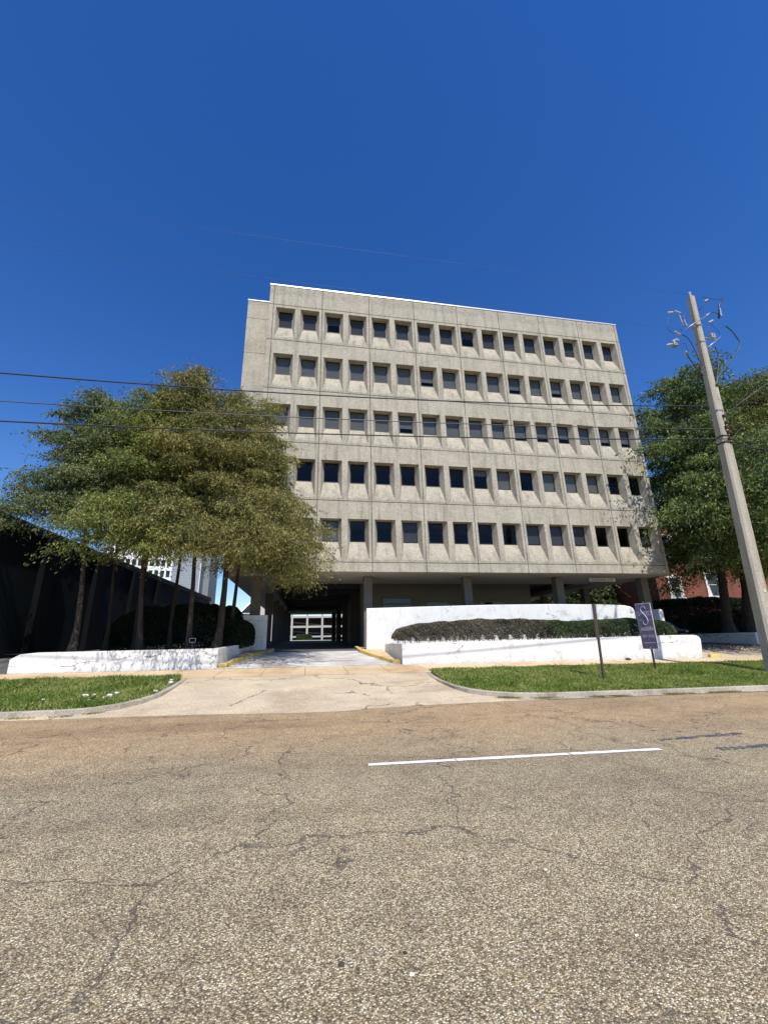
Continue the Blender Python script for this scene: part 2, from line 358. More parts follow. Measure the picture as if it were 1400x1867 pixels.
# ------------------------------------------------------------ light
EL=55.0; sd=Vector((.12,-1,0)).normalized()      # horizontal direction toward the sun
w=bpy.data.worlds.new('World'); sc.world=w; w.use_nodes=True; nt=w.node_tree
sky=nt.nodes.new('ShaderNodeTexSky'); sky.sky_type='NISHITA'; sky.sun_disc=False
sky.sun_elevation=R(EL); sky.sun_rotation=math.atan2(sd.x,sd.y)
sky.altitude=1200; sky.air_density=1.35; sky.dust_density=.15; sky.ozone_density=4.5
bg=nt.nodes['Background']; bg.inputs['Strength'].default_value=.09
hs=nt.nodes.new('ShaderNodeHueSaturation'); hs.inputs['Saturation'].default_value=1.30; hs.inputs['Value'].default_value=1.36; hs.inputs['Hue'].default_value=.515
nt.links.new(sky.outputs[0],hs.inputs['Color']); nt.links.new(hs.outputs[0],bg.inputs['Color'])
sl=bpy.data.lights.new('sun','SUN'); sl.energy=4.6; sl.angle=R(.53); sl.color=(1,.955,.88)
so=bpy.data.objects.new('sun',sl); COL.objects.link(so)
tosun=Vector((sd.x*math.cos(R(EL)),sd.y*math.cos(R(EL)),math.sin(R(EL))))
so.rotation_euler=tosun.to_track_quat('Z','Y').to_euler(); so.location=(0,-10,30)
sc.view_settings.view_transform='Standard'; sc.view_settings.look='None'; sc.view_settings.exposure=.25; sc.view_settings.gamma=1

# ------------------------------------------------------------ ground and road
LC=[(-60,11.5),(-15,11.5),(-6.5,11.48),(-5.3,11.52),(-4.75,11.66),(-4.3,11.95),(-3.98,12.45),(-3.78,13.2),(-3.74,14.2),(-3.76,15.2),(-3.78,16.0)]
RC=[(4.30,16.0),(4.24,15.0),(4.22,14.1),(4.34,13.0),(4.55,12.4),(4.95,11.95),(5.6,11.62),(6.5,11.48),(9.7,11.42),(14,11.42),(40,11.42)]
sheet('ground',[(-600,-80),(600,-80),(600,700),(-600,700)],M['soil'],-.03)
sheet('road',[(-300,-12),(300,-12),(300,11.3),(-300,11.3)],M['road'],0)
sheet('driveway_apron',[(-60,11.3),(-6.5,11.28),(-2.5,11.1),(-1.6,10.98),(-.4,10.8),(.8,10.74),(1.9,11.0),(3.2,11.2),(5,11.3),(60,11.3),(60,11.6),(19.3,11.6),(19.3,16),(-60,16)],M['apron'],.004)
sheet('pavement',[(-60,16),(60,16),(60,18.28),(-60,18.28)],M['sidewalk'],.008)
sheet('driveway',[(-3.6,18.3),(4.3,18.3),(4.3,23.6),(-3.6,23.6)],M['drive'],.006)
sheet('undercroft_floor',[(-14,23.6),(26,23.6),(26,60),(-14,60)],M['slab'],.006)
sheet('side_driveway',[(18.6,18.3),(27.4,18.3),(27.4,23.58),(20.6,23.58)],M['apron'],.006)
sheet('side_driveway',[(20.6,23.6),(27.4,23.6),(27.4,36),(20.6,36)],M['slab'],.01)
sheet('rear_street',[(-200,60),(200,60),(200,158),(-200,158)],M['apron'],.006)
sheet('left_driveway',[(-30,18.3),(-10.6,18.3),(-10.6,23.5),(-30,23.5)],M['slab'],.006)

def kerb(name,path,hs,side,mat,w=.16,base=0):
    """path of the road-side foot; side=+1 keeps the grass on the left of travel"""
    mb=MB(); P=[Vector((x,y,0)) for x,y in path]; n=len(P); rows=[]
    for i,p in enumerate(P):
        t=(P[min(i+1,n-1)]-P[max(i-1,0)]).normalized(); nn=Vector((-t.y,t.x,0))*side
        h=hs[i] if isinstance(hs,(list,tuple)) else hs
        z=gz(p.x,p.y)+base
        rows.append([(p.x,p.y,z-.05),(p.x+nn.x*.02,p.y+nn.y*.02,z+h*.85),(p.x+nn.x*.05,p.y+nn.y*.05,z+h),(p.x+nn.x*w,p.y+nn.y*w,z+h),(p.x+nn.x*w,p.y+nn.y*w,z-.05)])
    k=5; vs=[v for r in rows for v in r]; fs=[]
    for i in range(n-1):
        for j in range(k-1): fs.append((i*k+j,(i+1)*k+j,(i+1)*k+j+1,i*k+j+1))
    fs+= [tuple(range(k)),tuple((n-1)*k+j for j in range(k-1,-1,-1))]
    mb.add(vs,fs); o=recalc(mb.build(name,mat)); o['kind']='structure'; return o
kerb('kerb',LC,[.13]*6+[.12,.10,.07,.04,.01],1,M['kerb'])
kerb('kerb',RC,[.01,.03,.06,.10,.12]+[.13]*6,1,M['kerb'])
def grass(name,poly,dens,label,seed,h=(.045,.10)):
    rng=np.random.default_rng(seed); P=np.array(poly); x0,y0=P.min(0); x1,y1=P.max(0)
    n=int((x1-x0)*(y1-y0)*dens); X=rng.uniform(x0,x1,n); Y=rng.uniform(y0,y1,n); ins=np.zeros(n,bool)
    for i in range(len(P)):
        a,b=P[i],P[i-1]
        c=((a[1]>Y)!=(b[1]>Y))&(X<(b[0]-a[0])*(Y-a[1])/(b[1]-a[1]+1e-12)+a[0]); ins^=c
    # bare patches
    hole=(np.sin(X*2.1+seed)*np.sin(Y*3.3+seed*2)+.6*np.sin(X*5.3)*np.sin(Y*4.7+1))>1.12
    ins&=~hole; X=X[ins];Y=Y[ins]; n=len(X)
    X=X+rng.normal(0,.045,n); Y=Y+rng.normal(0,.045,n)
    Z=np.interp(Y,KY,KZ)-.0085*X+.085
    clump=.75+.5*(np.sin(X*3.1+1)*np.sin(Y*2.7+seed)*.5+.5)
    H=rng.uniform(h[0],h[1],n)*clump; tall=rng.random(n)<.02; H[tall]*=1.7
    a=rng.uniform(0,2*np.pi,n); wd=rng.uniform(.006,.013,n)
    lean=rng.normal(0,.5,(n,2))*H[:,None]
    B=np.stack([X,Y,Z],1); s=np.stack([np.cos(a)*wd,np.sin(a)*wd,0*a],1)
    mid=B+np.stack([lean[:,0]*.35,lean[:,1]*.35,H*.6],1); tip=B+np.stack([lean[:,0],lean[:,1],H],1)
    V=np.stack([B-s,B+s,mid+s*.7,tip,mid-s*.7],1).reshape(-1,3); F=np.arange(5*n).reshape(n,5)
    o=npmesh(name,V,F,M['grass']); o['kind']='stuff'; o['label']=label; o['category']='grass'; return o
LG=[(-4.95,11.75),(-4.45,12.1),(-4.13,12.55),(-3.95,13.2),(-3.92,14.2),(-3.95,15.2),(-4.0,15.95),(-13,15.95),(-13,11.66)]
RG=[(4.5,15.95),(4.42,15.0),(4.4,14.1),(4.5,13.1),(4.72,12.5),(5.1,12.08),(5.7,11.78),(6.6,11.62),(9.7,11.58),(18.95,11.58),(19.2,15.95)]
sheet('turf',[(-60,11.64)]+[(-6.5,11.64)]+LG[:7]+[(-60,15.95)],M['turf'],lambda x,y:.09-.05*max(0,(y-15)/1))
sheet('turf',RG,M['turf'],lambda x,y:.09-.05*max(0,(y-15)/1))
grass('grass',LG,1500,'mown green grass verge left of the driveway apron',3)
grass('grass',RG,1700,'mown green grass verge right of the driveway apron, around the sign posts',5)
# weeds in the gutter
rng=np.random.default_rng(11)
def weeds(name,line,n,label,spread=.10):
    P=np.array(line,float); t=rng.random(n)*(len(P)-1); i=t.astype(int); fr=(t-i)[:,None]
    keep=(np.sin(t*9)+np.sin(t*23+1)*.7+rng.normal(0,.3,n))>.25
    B=P[i]*(1-fr)+P[np.minimum(i+1,len(P)-1)]*fr; B=B[keep]; n=len(B)
    B=B+rng.normal(0,spread,(n,2))*np.array([1,.6])
    Z=np.interp(B[:,1],KY,KZ)-.0085*B[:,0]+.005
    C=np.stack([B[:,0],B[:,1],Z+.02],1); D=rng.normal(0,.6,(n,3)); D[:,2]=abs(D[:,2])+.5
    V,F=leaves(C,D,rng.uniform(.03,.065,n),.012,rng); o=npmesh(name,V,F,M['leaf_olive']); o['kind']='stuff'; o['label']=label; return o
weeds('gutter_weeds',[(5.2,11.7),(6.5,11.4),(9.7,11.33),(12,11.33),(16,11.33),(19,11.33)],9000,'dry grass weeds along the gutter of the right verge')
weeds('gutter_weeds',[(-13,11.4),(-8,11.4),(-6.5,11.4),(-5.2,11.42),(-4.5,11.7)],1500,'dry grass weeds along the gutter of the left verge',.04)
# worn gutter pan on the right
sheet('gutter',[(5.6,11.44),(6.5,11.3),(60,11.28),(60,11.48),(9.7,11.48),(6.5,11.5),(5.5,11.7)],M['kerb'],.012)
# road markings
def strip(name,pts,wd,mat,dz=.006,kind='structure'):
    mb=MB(); P=[Vector((x,y,0)) for x,y in pts]; n=len(P); vs=[]
    for i,p in enumerate(P):
        t=(P[min(i+1,n-1)]-P[max(i-1,0)]).normalized(); q=Vector((-t.y,t.x,0))*wd/2*(.85+.3*rnd.random())
        for s in (1,-1): x,y=p.x+q.x*s,p.y+q.y*s; vs.append((x,y,gz(x,y)+dz))
    mb.add(vs,[(2*i,2*i+1,2*i+3,2*i+2) for i in range(n-1)]); o=recalc(mb.build(name,mat)); o['kind']=kind; return o
for a,b in (((.84,6.13),(2.0,6.10)),((2.015,6.10),(3.62,6.05)),((3.64,6.05),(5.02,6.0))):
    k=12; strip('lane_marking',[(a[0]+(b[0]-a[0])*i/k,a[1]+(b[1]-a[1])*i/k) for i in range(k+1)],.115,M['paint_white'])
strip('covered_lane_marking',[(5.45+.14*i,6.50+.011*i) for i in range(13)],.14,M['paint_blue'])
strip('covered_lane_marking',[(5.78+.3*i,5.83+.002*i) for i in range(13)],.17,M['paint_blue'])

# ------------------------------------------------------------ office building
X0=-2.661; BW=3.05; FY=22.714
ZT,ZA,ZB,ZC,ZD,ZE,ZF,ZG=23.675,22.176,19.52,16.09,12.614,9.164,5.671,5.143
XL=X0-.266; XR=X0+8*BW+.203; DEEP=57.5; XLL=-4.42; WY=23.9
B=thing('office_building','six-storey beige concrete office block with square windows, standing on columns','building',(8,40,1.4))
f=MB(); j=MB()
def plain(x0,x1,z0,z1,y=FY,d=.07,g=.014,c=.012):
    a0,a1,b0,b1=x0+g,x1-g,z0+g,z1-g
    f.quad((a0+c,y,b0+c),(a1-c,y,b0+c),(a1-c,y,b1-c),(a0+c,y,b1-c))
    o=[(a0,b0),(a1,b0),(a1,b1),(a0,b1)]; i=[(a0+c,b0+c),(a1-c,b0+c),(a1-c,b1-c),(a0+c,b1-c)]
    for k in range(4):
        m=(k+1)%4
        f.quad((o[k][0],y+c,o[k][1]),(o[m][0],y+c,o[m][1]),(i[m][0],y,i[m][1]),(i[k][0],y,i[k][1]))
        f.quad((o[k][0],y+d,o[k][1]),(o[m][0],y+d,o[m][1]),(o[m][0],y+c,o[m][1]),(o[k][0],y+c,o[k][1]))
GD=.40
wins=[]
for r,(z0,z1) in enumerate(((ZB,ZA),(ZC,ZB),(ZD,ZC),(ZE,ZD),(ZF,ZE))):
    for i in range(8):
        x0=X0+i*BW; x1=x0+BW; g=.014; c=.012; y=FY; d=.07
        a0,a1,b0,b1=x0+g,x1-g,z0+g,z1-g
        zs=[b0+c,z0+.16,z0+2.45,b1-c]; cs=(x0+.7625,x0+2.2875); hw=.60
        xs=[a0+c,cs[0]-hw,cs[0]+hw,cs[1]-hw,cs[1]+hw,a1-c]
        for p in range(5):
            for q in range(3):
                if q==1 and p in(1,3): continue
                f.quad((xs[p],y,zs[q]),(xs[p+1],y,zs[q]),(xs[p+1],y,zs[q+1]),(xs[p],y,zs[q+1]))
        o=[(a0,b0),(a1,b0),(a1,b1),(a0,b1)]; ii=[(a0+c,b0+c),(a1-c,b0+c),(a1-c,b1-c),(a0+c,b1-c)]
        for k in range(4):
            m=(k+1)%4
            f.quad((o[k][0],y+c,o[k][1]),(o[m][0],y+c,o[m][1]),(ii[m][0],y,ii[m][1]),(ii[k][0],y,ii[k][1]))
            f.quad((o[k][0],y+d,o[k][1]),(o[m][0],y+d,o[m][1]),(o[m][0],y+c,o[m][1]),(o[k][0],y+c,o[k][1]))
        for cx in cs:
            gw=.425; zb=z0+1.22; zt=z0+2.43; yy=FY+GD
            O=[(cx-hw,zs[1]),(cx+hw,zs[1]),(cx+hw,zs[2]),(cx-hw,zs[2])]; I=[(cx-gw,zb),(cx+gw,zb),(cx+gw,zt),(cx-gw,zt)]
            for k in range(4):
                m=(k+1)%4; f.quad((O[k][0],y,O[k][1]),(O[m][0],y,O[m][1]),(I[m][0],yy,I[m][1]),(I[k][0],yy,I[k][1]))
            wins.append((r,cx,zb,zt,gw,yy))
for i in range(8):
    x0=X0+i*BW; plain(x0,x0+BW,ZA,ZT); plain(x0,x0+BW,ZG,ZF)
for (a,b) in zip((ZG,ZF,ZE,ZD,ZC,ZB,ZA),(ZF,ZE,ZD,ZC,ZB,ZA,ZT)):
    plain(XL-.014,X0,a,b); plain(X0+8*BW,XR+.014,a,b)
for i in range(9): x=X0+i*BW; j.box(x-.05,x+.05,FY+.03,FY+.07,ZG,ZT-.02)
for z in (ZF,ZE,ZD,ZC,ZB,ZA): j.box(XL,XR,FY+.036,FY+.075,z-.05,z+.05)
# closing pieces of the facade slab (sides, foot and left wing)
f.box(XL,XL+.2,FY+.075,WY,ZG+.004,ZT-.05); f.box(XR-.2,XR,FY+.075,WY+.3,ZG+.004,ZT-.05)
zs=[ZG,5.7,9.1,12.5,15.9,19.28,21.93,23.34]
for a,b in zip(zs[:-1],zs[1:]):
    f.box(XLL,XL+.5,WY,WY+.25,a+.014,b-.014)
    j.box(XLL+.02,XL+.4,WY+.03,WY+.2,b-.03,b+.03) if b<23 else None
    f.box(XLL,XLL+.25,WY+.25,DEEP,a+.014,b-.014)
f.box(XR-.2,XR+.001,WY+.3,DEEP,ZG+.003,ZT-.3)
f.box(XLL+.25,XR-.2,DEEP-.3,DEEP-.001,ZG+.003,23.3)
f.box(XLL+.25,XR-.2,WY+.26,DEEP-.3,22.9,23.15); f.box(XL+.2,XR-.2,FY+.08,WY+.26,22.9,23.15)
wall=f.build('wall',M['facade'],B); j.build('panel_joints',M['joint'],B)
c=MB(); c.box(XL-.02,XR+.02,FY-.03,FY+.45,ZT-.01,ZT+.075); c.box(XLL-.02,XL-.02,WY-.03,WY+.3,23.33,23.40); c.build('roof_coping',M['coping'],B)
# dark office floors behind the glass
it=MB(); it.box(XL+.25,XR-.25,26.2,26.4,5.7,22.8)
for k in range(17): x=X0+.02+k*1.525*1.0; it.box(x-.03,x+.03,FY+.5,FY+.9,5.7,22.8)
it.build('interior_wall',M['interior'],B)
cl=MB()
for z in (ZF,ZE,ZD,ZC,ZB): cl.box(XL+.25,XR-.25,FY+.42,26.15,z+2.55,z+2.75)
cl.build('interior_ceiling',M['ceil_tile'],B)
# windows: frame > pane, blind
def drop(r,i):
    q=rnd.random()
    if r==0: return (.97 if q<.85 else .5)
    if r==1: return 1.0 if q<.85 else .75
    if r==2: return .97 if q<.45 else (.55+.3*rnd.random())
    if r==3: return (0 if i<8 and q<.7 else .3 if i<9 else 1.0 if i in(9,11,12,13) else 0)
    return {3-1+0:.97,2-1:.55}.get(i,0) if i<3 else (.95 if i in(12,) else .97 if q<.2 else 0)
M['blind_dim']=simple('window_blind_dim',(.20,.20,.20),.8,0,.2,2,0)
cnt=0
for r,cx,zb,zt,gw,yy in wins:
    i=int(round((cx-X0-.7625)/1.525))
    m=MB(); t=.035; y0,y1=yy-.012,yy+.06
    m.box(cx-gw-.01,cx-gw+t,y0,y1,zb-.01,zt+.01); m.box(cx+gw-t,cx+gw+.01,y0,y1,zb-.01,zt+.01)
    m.box(cx-gw+t,cx+gw-t,y0,y1,zb-.01,zb+t); m.box(cx-gw+t,cx+gw-t,y0,y1,zt-t,zt+.01)
    wo=m.build('window',M['frame'],B)
    p=MB(); p.quad((cx-gw+t,yy+.015,zb+t),(cx+gw-t,yy+.015,zb+t),(cx+gw-t,yy+.015,zt-t),(cx-gw+t,yy+.015,zt-t)); po=p.build('pane',M['glass'],None); po.parent=wo
    po.matrix_parent_inverse=Matrix.Translation(B.location).inverted() if False else Matrix()
    po.matrix_parent_inverse=wo.matrix_parent_inverse.copy() if False else Matrix()
    dr=drop(r,i)
    if dr>0:
        q=MB(); h=(zt-zb-2*t)*dr; ns=max(2,int(h/.05))
        for s in range(ns):
            za=zt-t-h*s/ns; zc=zt-t-h*(s+1)/ns
            q.quad((cx-gw+t,yy+.045,zc+.004),(cx+gw-t,yy+.045,zc+.004),(cx+gw-t,yy+.055,za),(cx-gw+t,yy+.055,za))
        bo=q.build('blind',M['blind'] if r in(1,3,2) or (r==4 and i in (2,)) else M['blind_dim'],None); bo.parent=wo
# soffit, ceiling recess
s=MB(); SZ=ZG
def sl(x0,x1,y0,y1): s.box(x0,x1,y0,y1,SZ,SZ+.30)
sl(XL+.002,XR-.002,FY+.08,WY+.002); sl(XLL+.002,XR-.002,WY+.004,27.5); sl(XLL+.002,-2.2,27.5,DEEP-.32); sl(20.2,XR-.21,27.5,DEEP-.32); sl(-2.2,20.2,53.5,DEEP-.32)
s.build('soffit',M['soffit'],B)
s=MB(); s.box(-2.2,20.2,27.5,53.5,SZ+.75,SZ+.95); s.box(-2.3,-2.2,27.5,53.5,SZ+.3,SZ+.75); s.box(20.2,20.3,27.5,53.5,SZ+.3,SZ+.75); s.box(-2.3,20.3,27.4,27.5,SZ+.3,SZ+.75)
for k in range(6): y=30+4*k; s.box(-2.2,4.3,y,y+.35,SZ+.5,SZ+.76)
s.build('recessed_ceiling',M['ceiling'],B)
# columns
cols=[(-2.75,24.45),(3.39,24.35),(9.33,24.3),(15.25,24.25),(21.42,24.5)]+[(-2.75+(y-33)*.028,y) for y in (32.9,38.5,44,49.5,54.6)]+[(21.2,y) for y in (30.2,36.2,42,48,54)]+[(3.95-(y-30)*.027,y) for y in (30.4,36,42,48,54)]+[(13.5,36)]
for x,y in cols:
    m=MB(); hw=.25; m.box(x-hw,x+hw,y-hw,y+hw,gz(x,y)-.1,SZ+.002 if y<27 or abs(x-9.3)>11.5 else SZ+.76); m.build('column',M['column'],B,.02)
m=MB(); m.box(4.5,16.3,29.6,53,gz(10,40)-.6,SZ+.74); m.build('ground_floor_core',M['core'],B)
# entrance doors in the core wall
for (x0,x1,zt) in ((5.1,7.25,4.5),(8.2,10.0,4.2),(12.2,14.4,4.2)):
    d=MB(); zb=gz(x0,29.6); y=29.6
    d.box(x0,x0+.1,y-.06,y-.003,zb,zt); d.box(x1-.1,x1,y-.06,y-.003,zb,zt); d.box(x0+.1,x1-.1,y-.06,y-.003,zt-.1,zt); d.box((x0+x1)/2-.04,(x0+x1)/2+.04,y-.06,y-.003,zb,zt-.5); d.box(x0+.1,x1-.1,y-.055,y-.003,zt-.5,zt-.42)
    do=d.build('door',M['core'],B)
    g=MB(); g.quad((x0+.1,y-.02,zb),(x1-.1,y-.02,zb),(x1-.1,y-.02,zt-.1),(x0+.1,y-.02,zt-.1)); go=g.build('pane',M['dglass']); go.parent=do
# ------------------------------------------------------------ text helper
def text(body,size,loc,rot,mat,parent=None,name='lettering',font_scale=(1,1),align='LEFT',ext=.002):
    cu=bpy.data.curves.new('t','FONT'); cu.body=body; cu.size=size; cu.extrude=ext; cu.align_x=align
    to=bpy.data.objects.new('t',cu); COL.objects.link(to); dg=bpy.context.evaluated_depsgraph_get(); dg.update()
    me=bpy.data.meshes.new_from_object(to.evaluated_get(dg)); bpy.data.objects.remove(to)
    me.transform(Matrix.Diagonal((font_scale[0],font_scale[1],1,1)))
    me.materials.clear(); me.materials.append(mat); o=bpy.data.objects.new(name,me); COL.objects.link(o)
    o.matrix_world=Matrix.Translation(loc)@rot
    if parent: 
        mw=o.matrix_world.copy(); o.parent=parent; bpy.context.view_layer.update(); o.matrix_parent_inverse=parent.matrix_world.inverted(); 
    return o
UP=Matrix.Rotation(R(90),4,'X')
M['dark_text']=simple('dark_lettering',(.04,.035,.03),.7,0,.2,5,0)
cs=thing('clearance_sign','beige hanging bar reading CLEARANCE under the soffit, right of the fourth column','sign',(18.05,23.8,4.95))
m=MB(); m.box(17.15,18.98,23.79,23.82,4.80,5.07); m.build('board',M['soffit'],cs,.004)
m=MB()
for a in ((17.15,18.98,4.80,4.815),(17.15,18.98,5.055,5.07)): m.box(a[0],a[1],23.782,23.789,a[2],a[3])
m.box(17.4,17.42,23.8,23.81,5.071,5.14); m.box(18.7,18.72,23.8,23.81,5.071,5.14); m.build('edge_trim',M['steel_dark'],cs)
text('CLEARANCE   8\' 0"',.17,Vector((17.26,23.786,4.875)),UP,M['dark_text'],cs,font_scale=(1.08,1.0))
# ------------------------------------------------------------ white walls
def rounded(pts): return pts
uw=MB(); uw.prism([(3.02,.95),(18.72,.75),(18.66,2.95),(18.60,3.08),(18.45,3.17),(18.1,3.245),(16.8,3.30),(13.5,3.345),(9.8,3.33),(7,3.28),(3.04,3.20)],22.3,22.55)
tag(recalc(uw.build('garden_wall',M['white'],None,.035,seg=3)),'tall white painted wall behind the long hedge, in front of the columns','wall')
lw=MB(); lw.prism([(3.98,.3),(18.47,.25),(18.58,.9),(18.63,1.3),(18.58,1.42),(18.45,1.49),(18.25,1.52),(16.3,1.53),(10.6,1.46),(3.98,1.44)],18.32,18.55)
lo=recalc(lw.build('planter_wall',M['white'],None,.03,seg=3)); tag(lo,'low white planter wall with stained paint behind the right grass verge','wall')
rw=MB(); rw.box(3.982,4.2,18.552,22.29,.5,1.44); ro=recalc(rw.build('return_wall',M['white'],None,.02)); ro.parent=lo
rw=MB(); rw.box(18.3,18.52,18.552,22.0,.3,1.50); ro=recalc(rw.build('return_wall',M['white'],None,.02)); ro.parent=lo
sheet('planter_soil',[(4.05,18.56),(18.3,18.56),(18.3,22.28),(4.05,22.28)],M['soil'],lambda x,y:1.33-gz(x,y))
# left planter
lp=MB()
A=Vector((-10.42,18.2)); Bv=Vector((-3.41,18.58)); Cc=Vector((-2.78,23.15)); 
def wallseg(mb,a,b,t,z0a,z1a,z1b,side,endround=False):
    d=(b-a).normalized(); n=Vector((-d.y,d.x))*side*t
    ks=[0,.04,.12,1] if endround else [0,1]
    for k0,k1 in zip(ks[:-1],ks[1:]):
        def top(k): 
            z=z1a+(z1b-z1a)*k
            if endround: z-= {0:.22,.04:.05,.12:0,1:0}[k]
            return z
        p=a+(b-a)*k0; q=a+(b-a)*k1
        mb.add([(p.x,p.y,z0a),(q.x,q.y,z0a),(q.x+n.x,q.y+n.y,z0a),(p.x+n.x,p.y+n.y,z0a),(p.x,p.y,top(k0)),(q.x,q.y,top(k1)),(q.x+n.x,q.y+n.y,top(k1)),(p.x+n.x,p.y+n.y,top(k0))],
          [(0,3,2,1),(4,5,6,7),(0,1,5,4),(1,2,6,5),(2,3,7,6),(3,0,4,7)])
wallseg(lp,A,Bv,.23,.35,1.41,1.41,1,True)
lpo=recalc(lp.build('planter_wall',M['white'],None,0)); tag(lpo,'low white cracked planter wall in front of the left trees','wall')
bm=bmesh.new(); bm.from_mesh(lpo.data); bmesh.ops.remove_doubles(bm,verts=bm.verts,dist=.001); bm.to_mesh(lpo.data); bm.free()
q=MB(); wallseg(q,Bv+Vector((.003,.05)),Cc,.23,.35,1.41,1.60,1); qo=recalc(q.build('return_wall',M['white'],None,.02)); qo.parent=lpo
sheet('planter_soil',[(-10.3,18.45),(-3.7,18.8),(-3.05,23.2),(-3.0,26),(-12.9,26),(-12.9,22),(-10.4,22)],M['soil'],lambda x,y:1.30-gz(x,y)+.06*max(0,y-18.5)*.2)
pw=MB(); pw.box(-5.0,-1.98,23.2,23.44,.9,2.97); tag(recalc(pw.build('garden_wall',M['white'],None,.03)),'white wall end with dappled shade beside the left edge of the driveway entrance','wall')
pr_=MB(); pr_.prism([(20.15,.6),(20.45,.6),(20.45,2.9),(20.35,3.0),(20.15,3.0)],22.2,26.5); tag(recalc(pr_.build('garden_wall',M['white'],None,.02)),'narrow white wall seen end-on at the right end of the hedge','wall')
rp=MB(); rp.box(27.5,27.75,23.1,36,.5,1.60); rp.box(27.75,34,23.1,23.35,.5,1.59); tag(recalc(rp.build('planter_wall',M['white'],None,.03)),'low pale planter wall beyond the right driveway, half behind the utility pole','wall')
sheet('planter_soil',[(27.76,23.36),(45,23.36),(45,32),(27.76,32)],M['soil'],lambda x,y:1.45-gz(x,y))
sheet('rear_car_park',[(27.8,32.1),(80,32.1),(80,60),(27.8,60)],M['slab'],.02)
# yellow kerbs
def ykerb(path,side,label):
    P=[Vector((x,y,0)) for x,y in path]; mb=MB(); vs=[]; n=len(P)
    for i,p in enumerate(P):
        t=(P[min(i+1,n-1)]-P[max(i-1,0)]).normalized(); nn=Vector((-t.y,t.x,0))*side
        z=gz(p.x,p.y); vs+=[(p.x,p.y,z-.05),(p.x+nn.x*.02,p.y+nn.y*.02,z+.15),(p.x+nn.x*.2,p.y+nn.y*.2,z+.16),(p.x+nn.x*.2,p.y+nn.y*.2,z-.05)]
    fs=[(i*4+k,(i+1)*4+k,(i+1)*4+k+1,i*4+k+1) for i in range(n-1) for k in range(3)]+[(0,1,2,3),tuple((n-1)*4+k for k in (3,2,1,0))]
    mb.add(vs,fs); return tag(recalc(mb.build('yellow_kerb',M['yellow'],None,.015)),label,'kerb','yellow kerbs of the garage driveway')
ykerb([(-3.38,18.62),(-3.02,18.72),(-2.62,20.0),(-2.1,21.7),(-1.62,23.4),(-1.62,24.6)],1,'yellow painted kerb on the left side of the driveway entrance')
ykerb([(2.72,25.2),(2.62,22.0),(3.0,20.6),(3.62,18.75),(3.98,18.55)],1,'yellow painted kerb on the right side of the driveway entrance')
sheet('kerb_island',[(-3.15,18.85),(-2.8,20.0),(-2.3,21.7),(-1.85,23.4),(-1.85,24.6),(-2.6,24.6)],M['sidewalk'],.14)
sheet('kerb_island',[(2.95,24.5),(2.85,22.05),(3.2,20.7),(3.78,18.95),(3.78,22.2),(3.5,24.5)],M['sidewalk'],.14)
m=MB(); m.prism([(18.95,gz(19,18.4)-.02),(19.62,gz(19.6,18.4)-.02),(19.58,gz(19,18.4)+.15),(18.98,gz(19,18.4)+.17)],18.32,18.5)
tag(recalc(m.build('yellow_kerb',M['yellow'],None,.02)),'short yellow kerb block at the right driveway mouth, at the end of the low white wall','kerb','yellow kerbs of the garage driveway')

